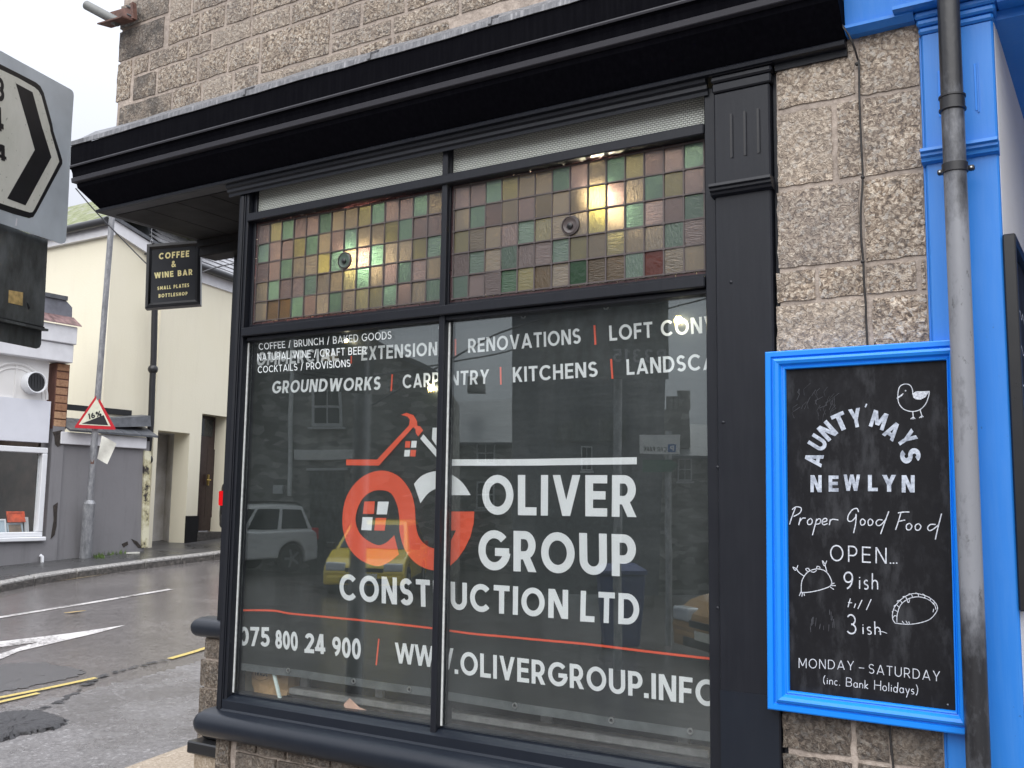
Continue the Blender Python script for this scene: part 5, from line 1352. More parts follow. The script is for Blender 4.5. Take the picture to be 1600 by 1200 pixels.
pc = sg(-7, 220, -.052); obj('sign_post', MB().tube([(pc.x, pc.y, gz(pc.x, pc.y)-.1), (pc.x, pc.y, sg(5, 84).z)], .038, 20), 'galvanised', DS, smooth=True)
obj('post_cap', MB().disc_lathe((pc.x, pc.y, sg(5, 84).z), (0, 0, 1), [(.041, -.02), (.041, .0), (.03, .012), (.01, .016)], 18), 'black_plastic', DS, smooth=True)
v = sg(26, 352, .001); obj('paint_scratch', MB().slab([s7(152, 845, .0008), s7(160, 850, .0008), s7(155, 915, .0008), s7(140, 918, .0008)], n_s*.0004), 'white_board', DS)
LS = thing('sign_plate_back', (-3.15, -.7, -.2), 'dark grimy back of a second road sign under the pale chevron sign', 'road sign')
b5 = lambda x, y, o=0.0: sg(x/5.458, 340+y/5.458, o-.02)
obj('plate', MB().slab([b5(-200, -30), b5(0, 30), b5(445, 195), b5(410, 920), b5(393, 960), b5(388, 1080), b5(375, 1108), b5(350, 1117), b5(0, 1047), b5(-200, 1000)], n_s*.004), 'sign_back_grey', LS)
ra = b5(-200, 790, .006); obj('channel_rail', MB().loft([[b5(-200, 812, .005), b5(-200, 812, .022), b5(-200, 838, .022), b5(-200, 838, .005)], [b5(408, 950, .005), b5(408, 950, .022), b5(408, 970, .022), b5(408, 970, .005)]]), 'sign_back_grey', LS)
obj('rail_slot', MB().loft([[b5(-200, 796, .005), b5(-200, 796, .008), b5(-200, 811, .008), b5(-200, 811, .005)], [b5(408, 932, .005), b5(408, 932, .008), b5(408, 949, .008), b5(408, 949, .005)]]), 'black_gloss', LS)
obj('sticker', MB().slab([b5(113, 617, .0045), b5(233, 638, .0045), b5(228, 752, .0045), b5(108, 725, .0045)], n_s*.0006), 'sticker_yellow', LS)
obj('dark_mark', MB().slab([b5(265, 722, .0045), b5(280, 738, .0045), b5(292, 770, .0045), b5(278, 782, .0045)], n_s*.0006), 'black_gloss', LS)

# ------------------------------------------------------------------ houses across the side street: all facing +x
def fx(px, py, X): return atx(px, py, X)
XS = -12.35
SH = thing('white_shop', (XS, 3.8, gz(XS, 3.8)), 'small white fronted shop with a wide window and round wall vent', 'shop')
def wallpoly(name, pts, X, m, parent, th=.12, **k):
    P = [fx(px, py, X) for px, py in pts]; return obj(name, MB().slab(P, (-th, 0, 0)), m, parent, **k)
# rendered wall with the window opening
wb = lambda px, py: fx(px, py, XS)
gy0 = -1.0
ya, yb2 = wb(75, 700).y, wb(85, 870).y
zg = lambda y: gz(XS, y)+.05
y_l = -1.5
wz0, wz1 = wb(66, 838).z, wb(75, 700).z        # window
wy1 = wb(70, 770).y
def xbox(name, y0, y1, z0, z1, X, th, m, parent, bev=0.0): return obj(name, MB().box((X-th, y0, z0), (X, y1, z1)), m, parent, bevel=bev)
y_end = wb(93, 800).y
xbox('wall', y_l, y_end, zg(y_l)-.4, wz0-.06, XS, .25, 'grey_render', SH)
xbox('wall', wy1+.06, y_end, wz0-.06, wb(85, 665).z, XS-.002, .25, 'grey_render', SH)
z_p0, z_p1 = wb(75, 692).z, wb(75, 627).z
xbox('cladding_panel', y_l, wb(77, 660).y, z_p0, z_p1, XS+.01, .2, 'lilac_white', SH)
xbox('arch_panel', y_l, wb(77, 600).y, z_p1+.004, wb(70, 556).z+.1, XS-.03, .2, 'white_render', SH)
zf0, zf1 = wb(105, 568).z, wb(108, 510).z
xbox('fascia', y_l, wb(109, 540).y, zf0, wb(108, 540).z, XS+.10, .3, 'white_board', SH, .01)
xbox('fascia', y_l, wb(111, 540).y, wb(108, 540).z+.003, wb(108, 512).z, XS+.13, .33, 'white_board', SH, .01)
zt1 = wb(112, 512).z
yt0, yt1 = y_l, wb(117, 505).y
n_t = 18
for i in range(n_t):
    a = yt0+(yt1-yt0)*i/n_t; b = yt0+(yt1-yt0)*(i+1)/n_t
    obj('roof_tile', MB().slab([(XS+.17, a+.004, zt1+.002), (XS+.17, b-.004, zt1+.002), (XS-.02, b-.004, zt1+.13), (XS-.02, a+.004, zt1+.13)], (-.01, 0, .02)), 'red_tile', SH)
zc0 = zt1+.15
obj('upper_cladding', MB().slab([(XS-.03, y_l, zc0), (XS-.03, wb(115, 490).y, zc0), (XS-.03, wb(115, 480).y, wb(114, 480).z), (XS-.03, wb(106, 470).y, wb(106, 470).z), (XS-.03, y_l, wb(106, 470).z)], (-.3, 0, 0)), 'wet_cladding', SH)
obj('cladding_cap', MB().box((XS-.2, y_l, wb(106, 470).z+.002), (XS+.0, wb(106, 470).y, wb(106, 470).z+.06)), 'dark_slate_cap', SH)
# arch ring and vent
ac = wb(24, 632); rad = (wb(77, 632).y-ac.y)*.95
for r_, w_ in ((rad, .035), (rad*.86, .02)):
    obj('arch_moulding', MB().tube([(XS-.028, ac.y+r_*math.cos(R(a)), z_p1+.02+r_*.96*math.sin(R(a))) for a in range(0, 181, 10)], w_*.6, 6), 'white_render', SH)
obj('arch_moulding', MB().box((XS-.05, ac.y-.015, z_p1+.02), (XS-.022, ac.y+.015, z_p1+.02+rad)), 'white_render', SH)
vc = wb(51, 599); vr = .135
ve = obj('wall_vent', MB().disc_lathe((XS-.03, vc.y, vc.z), (1, 0, .08), [(vr*1.12, 0), (vr*1.12, .05), (vr*1.05, .13), (vr*.96, .13), (vr*.9, .10)], 28), 'white_upvc', SH, smooth=True)
obj('vent_opening', MB().disc_lathe((XS-.03, vc.y, vc.z), (1, 0, .08), [(vr*.95, .102), (vr*.95, .108)], 24), 'black_gloss', ve)
for k in range(6):
    y = vc.y-vr*.75+k*vr*.3; h_ = math.sqrt(max(.0, (vr*.9)**2-(y-vc.y)**2)); obj('vent_bar', MB().box((XS+.081, y-.003, vc.z-h_), (XS+.086, y+.003, vc.z+h_)), 'car_trim', ve)
# brick quoin strip
bz0, bz1 = wb(96, 668).z, wb(98, 568).z; by0, by1 = wb(86, 620).y, wb(107, 620).y
bs = obj('brick_quoin', MB().box((XS-.25, by0, bz0-.02), (XS-.012, by1, bz1)), 'brick_joint', SH)
nb = 8
for i in range(nb): obj('brick', MB().box((XS-.1, by0+.012, bz0+(bz1-bz0)*i/nb+.008), (XS+random.uniform(-.004, .006), by1-.012, bz0+(bz1-bz0)*(i+1)/nb-.008)), 'old_brick', bs, bevel=.006)
# window
fw = .075
for nm, a, b in (('window_frame', (y_l, wz0-.002), (wy1, wz0+fw*.8)), ('window_frame', (y_l, wz1-fw), (wy1, wz1)), ('window_frame', (wy1-fw, wz0+fw*.8+.002), (wy1, wz1-fw-.002))):
    obj(nm, MB().box((XS-.09, a[0], a[1]), (XS+.015, b[0], b[1])), 'white_upvc', SH, bevel=.008)
obj('window_ledge', MB().box((XS-.09, y_l, wz0-.06), (XS+.06, wy1+.03, wz0-.004)), 'white_upvc', SH, bevel=.01)
obj('window_pane', MB().box((XS-.05, y_l, wz0+fw*.8), (XS-.044, wy1-fw, wz1-fw)), 'clear_glass', SH)
obj('shop_interior', MB().box((XS-1.3, y_l, wz0-.3), (XS-1.25, wy1+.4, wz1+.2)), 'dark_interior', SH)
obj('shop_interior', MB().box((XS-1.25, wy1+.05, wz0-.3), (XS-.3, wy1+.1, wz1+.2)), 'dark_interior', SH)
obj('shop_interior', MB().box((XS-1.25, y_l, wz0-.08), (XS-.26, wy1+.05, wz0-.03)), 'dark_interior', SH)
for k in range(7):
    z_ = wz0+.25+k*.22; obj('wall_board', MB().box((XS-1.245, y_l, z_), (XS-1.232, wy1+.05, z_+.205)), 'dark_interior', SH)
pq = lambda px, py: fx(px, py, XS-.30)
def picture(nm, px0, py0, px1, py1, m, fm, lb, lean=.05, X=XS-.30):
    a, b = fx(px0, py1, X), fx(px1, py0, X); t = thing(nm, tuple(a), lb, 'picture', 'framed pictures shown in the white shop')
    obj('picture_sheet', MB().slab([(X, a.y+.02, a.z+.02), (X, b.y-.02, a.z+.02), (X-lean, b.y-.02, b.z-.02), (X-lean, a.y+.02, b.z-.02)], (-.02, 0, 0)), m, t)
    for q in (((a.y, a.z), (b.y, a.z+.02)), ((a.y, b.z-.02), (b.y, b.z)), ((a.y, a.z+.021), (a.y+.02, b.z-.021)), ((b.y-.02, a.z+.021), (b.y, b.z-.021))):
        x_ = lambda z_: X-lean*(z_-a.z)/(b.z-a.z)
        obj('picture_frame', MB().slab([(x_(q[0][1])+.008, q[0][0], q[0][1]), (x_(q[0][1])+.008, q[1][0], q[0][1]), (x_(q[1][1])+.008, q[1][0], q[1][1]), (x_(q[1][1])+.008, q[0][0], q[1][1])], (-.03, 0, 0)), fm, t)
picture('framed_picture', 13, 799, 41, 816, 'picture_orange', 'picture_orange', 'small bright orange picture in the white shop window')
picture('framed_picture', 12, 817, 38, 836, 'picture_brown', 'picture_blue', 'brown picture in pale frame under the orange one', X=XS-.28)
picture('framed_picture', -20, 811, 12, 836, 'picture_blue', 'white_upvc', 'pale blue picture leaning at the left of the shop window', X=XS-.26)
picture('framed_picture', 40, 808, 47, 836, 'picture_blue', 'white_upvc', 'narrow pale canvas leaning right of the brown picture', X=XS-.27)
picture('framed_picture', -20, 706, 34, 744, 'cornice_picture', 'dark_interior', 'large harbour landscape picture on the back wall of the shop', 0.0, XS-1.2)
# bits of peeled render and a waste pipe
for pts in (((83, 790), (90, 785), (89, 800), (88, 822), (85, 836), (79, 842), (81, 830), (84, 812)), ((82, 675), (97, 672), (96, 695), (90, 698), (86, 694), (85, 682))):
    obj('peeled_patch', MB().slab([fx(x, y, XS+.001) for x, y in pts], (.006, 0, 0)), 'bare_mortar', SH)
a = wb(60, 872); wp = MB(); wp.tube([(XS+.03, a.y, a.z+.04), (XS+.05, a.y+.02, a.z+.02), (XS+.05, a.y+.03, a.z-.10)], .022, 10); obj('waste_pipe', wp, 'white_upvc', SH, smooth=True)

# low grey wall with slate capping
GW = thing('grey_yard_wall', (-12.4, 6.4, gz(-12.4, 6.4)), 'low grey rendered lean-to wall with dark slate capping and white board', 'wall')
gx = lambda px, py: fx(px, py, XS-.03)
gy0_, gy1_ = y_end+.003, gx(228, 800).y
ztop = gx(150, 697).z
obj('rendered_wall', MB().box((XS-.33, gy0_, zg(gy0_)-.5), (XS-.03, gy1_, ztop+.12)), 'grey_render', GW)
for q in ((96, 683, 145, 700), (152, 683, 229, 703)):
    a, b = fx(q[0], q[1], XS+.03), fx(q[2], q[3], XS+.03); obj('white_fascia_board', MB().box((XS-.03+.001, a.y, ztop), (XS+.03, b.y, ztop+.165)), 'white_board', GW, bevel=.006)
n_c = 5
ca = gx(100, 680).y
for i in range(n_c):
    a = ca+(gy1_+.05-ca)*i/n_c; b = ca+(gy1_+.05-ca)*(i+1)/n_c
    obj('capping_slate', MB().slab([(XS+.10, a, ztop+.170), (XS+.10, b-.008, ztop+.170), (XS-.32, b-.008, ztop+.36), (XS-.32, a, ztop+.36)], (0, 0, .028)), 'dark_slate_cap', GW)
obj('capping_slate', MB().slab([(XS-.02, ca+.6, ztop+.27), (XS-.02, gy1_, ztop+.34), (XS-.05, gy1_, ztop+.50), (XS-.05, ca+.6, ztop+.39)], (-.2, 0, .02)), 'dark_slate_cap', GW)
xbox('flashing_strip', gx(105, 668).y, gx(226, 664).y, ztop+.50, ztop+.58, XS-.34, .06, 'black_gloss', GW)
for pts in (((190, 850), (199, 846), (200, 851), (193, 855)), ((205, 842), (214, 846), (222, 856), (216, 856), (209, 848))): obj('peeled_patch', MB().slab([fx(x, y, XS-.028) for x, y in pts], (.006, 0, 0)), 'bare_mortar', GW)

# cream house: lower gabled part, then the taller street range turning up the hill
CH = thing('cream_house', (-12.9, 7.6, gz(-12.9, 7.6)), 'cream rendered house with slate roof brown door and black downpipe', 'house')
XH = -12.72
hx = lambda px, py: fx(px, py, XH)
c_top = hx(178, 352); c_bot = hx(150, 866); cy = c_top.y
py_b = hx(236, 700).y
vz1 = hx(229, 393).z
zb_ = gz(XH, cy)-.4
obj('wall', MB().slab([(XH, cy, zb_), (XH, py_b, zb_), (XH, py_b, vz1), (XH, cy, c_top.z)], (-4.0, 0, 0)), 'cream_render', CH)
obj('wall', MB().box((XH-8, cy-.001, zb_), (XH-.001, cy+.12, c_top.z-.02)), 'cream_render', CH)
obj('barge_board', MB().slab([(XH+.06, cy-.05, c_top.z+.07), (XH+.06, py_b+.02, vz1+.05), (XH+.06, py_b+.02, vz1-.14), (XH+.06, cy-.05, c_top.z-.10)], (-.058, 0, 0)), 'white_board', CH)
obj('barge_tile', MB().slab([(XH+.09, cy-.08, c_top.z+.13), (XH+.09, py_b+.04, vz1+.11), (XH+.09, py_b+.04, vz1+.06), (XH+.09, cy-.08, c_top.z+.075)], (-.3, 0, 0)), 'dark_slate_cap', CH)
# south eave with mossy slope
obj('fascia_board', MB().box((XH-8, cy-.07, c_top.z-.16), (XH+.05, cy-.002, c_top.z-.0)), 'white_board', CH)
obj('gutter', MB().tube([(XH-8, cy-.13, c_top.z+.01), (XH+.02, cy-.13, c_top.z+.03)], .065, 10), 'gutter_black', CH, smooth=True)
mr = obj('mossy_roof', MB().slab([(XH-8, cy-.10, c_top.z+.06), (XH+.06, cy-.10, c_top.z+.06), (XH-.2, cy+1.3, c_top.z+1.05), (XH-8, cy+1.3, c_top.z+1.05)], (0, -.01, .03)), 'mossy_slate', CH)
# street range: turns by about seventeen degrees
tv = Vector((-.21, .978, 0)).normalized(); nv = Vector((tv.y, -tv.x, 0)); P0 = Vector((XH+.05, py_b, 0))
def hp(px, py, o=0.0):                      # point of the turned front
    d = ray(px, py); Q = P0+nv*o; t_ = (Q-CAM).dot(nv)/d.dot(nv); return CAM+d*t_
def hs_(s, z, o=0.0): p = P0+tv*s+nv*o; return Vector((p.x, p.y, z))
def sof(px, py, o=0.0): return (hp(px, py, o)-P0).dot(tv)
L_ = 7.0; ze1 = hp(315, 424).z; ze2 = hp(362, 446).z; zE = (ze1+ze2)/2
s_al0, s_al1 = sof(243, 750), sof(293, 750); z_al = hp(293, 677).z
s_d0, s_d1 = sof(311, 750), sof(352, 750); z_d = hp(330, 648).z
zlow = gz(P0.x, P0.y)-.5
def pane(s0, s1, z0, z1, o=0.0, th=.3, m='cream_render', nm='wall', parent=CH): return obj(nm, MB().slab([hs_(s0, z0, o), hs_(s1, z0, o), hs_(s1, z1, o), hs_(s0, z1, o)], -nv*th), m, parent)
pane(0, s_al0, zlow, zE); pane(s_al0, s_al1, z_al, zE); pane(s_al1, s_d0, zlow, zE); pane(s_d0, s_d1, z_d, zE); pane(s_d1, L_, zlow, zE)
pane(s_al0-.05, s_al1+.3, zlow, z_al+.1, -.62, .1, 'alley_render', 'passage_wall')
obj('passage_wall', MB().slab([hs_(s_al1, zlow, -.30), hs_(s_al1, z_al, -.30), hs_(s_al1+.25, z_al, -.62), hs_(s_al1+.25, zlow, -.62)], tv*.02), 'alley_render', CH)
obj('passage_wall', MB().slab([hs_(s_al0-.10, zlow, -.302), hs_(s_al0-.10, z_al, -.302), hs_(s_al0-.04, z_al, -.62), hs_(s_al0-.04, zlow, -.62)], -tv*.02), 'alley_render', CH)
obj('passage_wall', MB().slab([hs_(s_al0, z_al+.001, -.301), hs_(s_al1, z_al+.001, -.301), hs_(s_al1+.25, z_al+.001, -.62), hs_(s_al0, z_al+.001, -.62)], Vector((0, 0, .03))), 'alley_render', CH)
# door in its reveal
zds = hp(330, 838).z
dr = obj('front_door', MB().slab([hs_(s_d0+.02, zds+.08, -.24), hs_(s_d1-.02, zds+.08, -.24), hs_(s_d1-.02, z_d, -.24), hs_(s_d0+.02, z_d, -.24)], -nv*.05), 'door_brown', CH)
for k in range(2): obj('door_panel', MB().slab([hs_(s_d0+.14+k*.36, zds+.3, -.237), hs_(s_d0+.40+k*.36, zds+.3, -.237), hs_(s_d0+.40+k*.36, z_d-.55, -.237), hs_(s_d0+.14+k*.36, z_d-.55, -.237)], -nv*.002), 'door_brown', dr)
obj('fanlight', MB().slab([hs_(s_d0+.08, z_d-.34, -.236), hs_(s_d1-.08, z_d-.34, -.236), hs_(s_d1-.08, z_d-.05, -.236), hs_(s_d0+.08, z_d-.05, -.236)], -nv*.003), 'car_glass', dr)
hq = hp(325, 750, -.2); obj('door_handle', MB().tube([hq+Vector((0, 0, -.09)), hq+Vector((0, 0, .09))], .02, 8).tube([hq+nv*.0, hq+nv*.05, hq+nv*.05-tv*.1], .012, 6), 'brass', dr)
obj('door_step', MB().slab([hs_(s_d0-.02, zds-.25, -.3), hs_(s_d1+.02, zds-.25, -.3), hs_(s_d1+.02, zds+.07, -.3), hs_(s_d0-.02, zds+.07, -.3)], nv*.34), 'kerb_face', CH)
zpl = hp(301, 806).z
pane(sof(288, 840), s_d0, zlow, zpl, .035, .034, 'black_gloss', 'plinth'); pane(s_d1, L_, zlow, zpl+.1, .035, .034, 'black_gloss', 'plinth')
# eaves, slates
obj('fascia_board', MB().slab([hs_(-.1, zE-.16, .03), hs_(L_, zE-.16, .03), hs_(L_, zE+.02, .03), hs_(-.1, zE+.02, .03)], -nv*.028), 'white_board', CH)
obj('gutter', MB().tube([hs_(-.05, zE+.06, .12), hs_(L_, zE+.06, .12)], .06, 10), 'gutter_black', CH, smooth=True)
Q_ = [hs_(-.3, zE+.05, .12), hs_(L_, zE+.05, .12), hs_(L_, zE+1.45, -1.7), hs_(1.3, zE+1.45, -1.7), hs_(-.3, zE+.05, -3.5), hs_(L_, zE+.05, -3.5)]
dn = Vector((0, 0, -.03))
rf = obj('slate_roof', MB().slab([Q_[0], Q_[1], Q_[2], Q_[3]], dn), 'dark_slate_cap', CH)
obj('slate_roof', MB().slab([Q_[0], Q_[3], Q_[4]], dn).slab([Q_[3], Q_[2], Q_[5], Q_[4]], dn), 'dark_slate_cap', CH)
sv = (hs_(0, zE+1.45, -1.7)-hs_(0, zE+.05, .12)); sl_n = tv.cross(sv).normalized(); sl_n = sl_n if sl_n.z > 0 else -sl_n
obj('mossy_roof', MB().slab([(XH+.0, cy+1.3, c_top.z+1.05), (XH-8, cy+1.3, c_top.z+1.05), (XH-8, cy+3.2, c_top.z-.3), (XH-1.0, cy+3.2, c_top.z-.3)], dn), 'mossy_slate', CH)
nr, ncol = 11, 13
shared = None
for r_ in range(nr):
    for c_ in range(ncol):
        s0 = -.3+(c_+(r_ % 2)*.5)*.42
        if s0 < -.3+1.6*(r_+.6)/nr: continue
        base = hs_(s0, zE+.055, .125)+sv*(r_/nr)
        if shared is None:
            m0 = MB(); w_ = tv*.405; h_ = sv.normalized()*(sv.length/nr*1.25)
            m0.slab([Vector((0, 0, 0))+sl_n*.022, w_+sl_n*.022, w_+h_+sl_n*.006, h_+sl_n*.006], sl_n*.010)
            shared = mesh_of('slate', m0, 'slate')
        o = bpy.data.objects.new('slate', shared); COL.objects.link(o); o.parent = rf; o.location = base-wloc(rf)+sl_n*random.uniform(0, .006)
# black rainwater pipe
dpx = [(242, 470), (240, 560), (238, 600), (236, 660), (231, 715)]
obj('downpipe', MB().tube([hp(x, y, .10) for x, y in dpx[:-1]]+[hp(232, 700, .10), hp(230, 722, .06)], .048, 10), 'gutter_black', CH, smooth=True)
for q in ((239, 577), (231, 718)): obj('downpipe_collar', MB().sphere(hp(q[0], q[1], .10), .075, 10), 'gutter_black', CH, smooth=True)
obj('peeling_pilaster', MB().slab([fx(222, 856, XS+.0), fx(232, 854, XS+.0), fx(236, 705, XS+.0), fx(226, 704, XS+.0)], (-.3, 0, 0)), 'peeling_cream', CH)

# ------------------------------------------------------------------ street pole, gradient sign, paper, wires, weeds
pb_ = gp(133, 872, .1); PT = Vector((pb_.x, pb_.y, 0))
tilt = dep(174, 352, (pb_-CAM).dot(_f)*1.0)
SP = thing('street_pole', tuple(pb_), 'tall scuffed grey street pole with a fat base on the far pavement', 'pole')
def pz(f): return pb_.lerp(tilt, f)
hb = pb_.z; zt_ = tilt.z
fr_ = lambda py: (872-py)/(872-352)
obj('pole_base', MB().tube([pz(-.02), pz(fr_(786))], .078, 18), 'galvanised', SP, smooth=True)
obj('base_collar', MB().tube([pz(fr_(786)), pz(fr_(781))], [.078, .046], 18), 'galvanised', SP, smooth=True)
obj('pole_shaft', MB().tube([pz(fr_(782)), pz(fr_(712))], .043, 16), 'galvanised', SP, smooth=True)
obj('pole_shaft', MB().tube([pz(fr_(712)), pz(fr_(560)), pz(1.9)], [.047, .040, .036], 16), 'galvanised', SP, smooth=True)
a = pz(fr_(725)); obj('rust_patch', MB().slab([a+Vector((.012, -.040, .0)), a+Vector((.044, -.010, .0)), a+Vector((.044, -.010, .22)), a+Vector((.012, -.040, .22))], (.006, -.006, 0)), 'rust_brown', SP)
TS = thing('warning_sign', tuple(dep(148, 668, 13.6)), 'red bordered triangular steep hill warning sign on the street pole', 'road sign')
tn = (CAM-pb_); tn.z = 0; tn.normalize(); tn = (tn+Vector((.12, .0, 0))).normalized()
TP = pz(fr_(655))+tn*.075
def tsg(px, py, o=0.0):
    d = ray(px, py); t_ = (TP-CAM).dot(tn)/d.dot(tn); return CAM+d*t_+tn*o
def rtri(c, k):
    cx = sum(p[0] for p in c)/3; cy_ = sum(p[1] for p in c)/3; o = []
    for i in range(3):
        a, b, d = c[i-1], c[i], c[(i+1) % 3]
        for s_ in (.09, .03): o.append((b[0]+(a[0]-b[0])*s_, b[1]+(a[1]-b[1])*s_))
        for s_ in (.03, .09): o.append((b[0]+(d[0]-b[0])*s_, b[1]+(d[1]-b[1])*s_))
    return [(cx+(x-cx)*k, cy_+(y-cy_)*k) for x, y in o]
tri = [(151.5, 615.5), (181.5, 671.5), (115.5, 668.5)]
tri_i = [(151, 622.5), (173, 666), (123, 663.5)]
obj('sign_plate', MB().slab([tsg(x, y) for x, y in rtri(tri, 1.0)], -tn*.012), 'sign_red', TS)
t = TextMB(tn, base=.002, step=.001); t.shape([tsg(x, y) for x, y in tri_i]); obj('sign_ground', t, 'sign_cream', TS)
t = TextMB(tn, base=.004, step=.001); t.shape([tsg(127.5, 662), tsg(162, 648.5), tsg(169, 664.5)]); obj('slope_wedge', t, 'lettering_black', TS)
t = TextMB(tn, base=.004, step=.0004); t.text('16%', tsg(138.5, 655.5), tsg(159, 650), tsg(157.5, 641.5), tsg(137, 646.5), .22, .14); obj('sign_lettering', t, 'lettering_black', TS)
obj('sign_clip', MB().tube([tsg(150, 645, -.012), tsg(150, 645, -.12)], .03, 8), 'galvanised', TS)
PN = MB(); nn_ = [(159, 680.5), (182.5, 693), (167.5, 725.5), (152, 716.5)]
pp = [dep(x, y, (pb_-CAM).dot(_f)-.25) for x, y in nn_]; rings = []
mb = MB()
for j in range(6):
    for i in range(6):
        u_, v_ = i/5, j/5; p = (pp[0]*(1-u_)*(1-v_)+pp[1]*u_*(1-v_)+pp[2]*u_*v_+pp[3]*(1-u_)*v_); mb.v.append(p+tn*(.02*math.sin(u_*4+v_*3)))
mb.v += [v-tn*.004 for v in mb.v[:36]]
for j in range(5):
    for i in range(5): a = j*6+i; mb.f.append([a, a+1, a+7, a+6]); mb.f.append([36+a, 36+a+6, 36+a+7, 36+a+1])
for i in range(5):
    for a, b in ((i, i+1), (30+i+1, 30+i), ((i+1)*6, i*6), (i*6+5, (i+1)*6+5)): mb.f.append([a, 36+a, 36+b, b])
obj('paper_notice', mb, 'paper_white', None, smooth=True, label='tatty white paper notice flapping on the street pole below the triangle sign', cat='notice')
def wire(pts, r, lb, nm='overhead_wire'): return obj(nm, MB().tube(smooth_path(pts, 6), r, 6), 'wire_dark', None, label=lb, cat='wire', group='overhead wires across the streets')
wire([dep(118, 294, 8.6), dep(150, 331, 8.7), dep(200, 383, 8.9), dep(232, 415, 9), dep(300, 480, 9.3)], .0055, 'dark overhead wire slanting down behind the black cafe sign')
wire([dep(316, 425, 12.0), dep(345, 416, 12.2), dep(400, 405, 12.6)], .009, 'thin wire crossing the slate roof beside the shop corner post')
wd_ = MB()
for k in range(150):
    c = random.choice([(155, 872), (163, 868), (178, 866), (186, 864), (192, 862), (205, 860)]); p = gp(c[0]+random.uniform(-9, 9), c[1]+random.uniform(-2, 1.5), .1)
    a = random.uniform(0, 6.28); h_ = random.uniform(.02, .085)
    wd_.add([p, p+Vector((.018*math.cos(a), .018*math.sin(a), 0)), p+Vector((.03*math.cos(a+.6), .03*math.sin(a+.6), h_))], [(0, 1, 2)])
obj('weeds', wd_, 'weed_green', kind='stuff')
for (px_, py_), lb in (((208, 865), 'scrap of white litter on the far wet pavement by the wall'),): 
    p = gp(px_, py_, .104); obj('litter', MB().box((p.x-.03, p.y-.09, p.z), (p.x+.03, p.y+.09, p.z+.02)), 'paper_white', None, label=lb, cat='litter')
p = gp(117, 958); obj('leaf', MB().slab([(p.x-.04, p.y-.09, p.z+.006), (p.x+.03, p.y-.03, p.z+.012), (p.x+.04, p.y+.09, p.z+.02), (p.x-.02, p.y+.04, p.z+.008)], (0, 0, .004)), 'sticker_yellow', None, label='fallen yellow leaf lying on the wet road', cat='leaf', group='fallen leaves on the wet road')
p = gp(292, 877); obj('leaf', MB().slab([(p.x-.1, p.y-.10, p.z+.006), (p.x+.06, p.y-.05, p.z+.02), (p.x+.08, p.y+.10, p.z+.02), (p.x-.05, p.y+.06, p.z+.008)], (0, 0, .004)), 'picture_orange', None, label='orange leaf in the far gutter below the house door', cat='leaf', group='fallen leaves on the wet road')

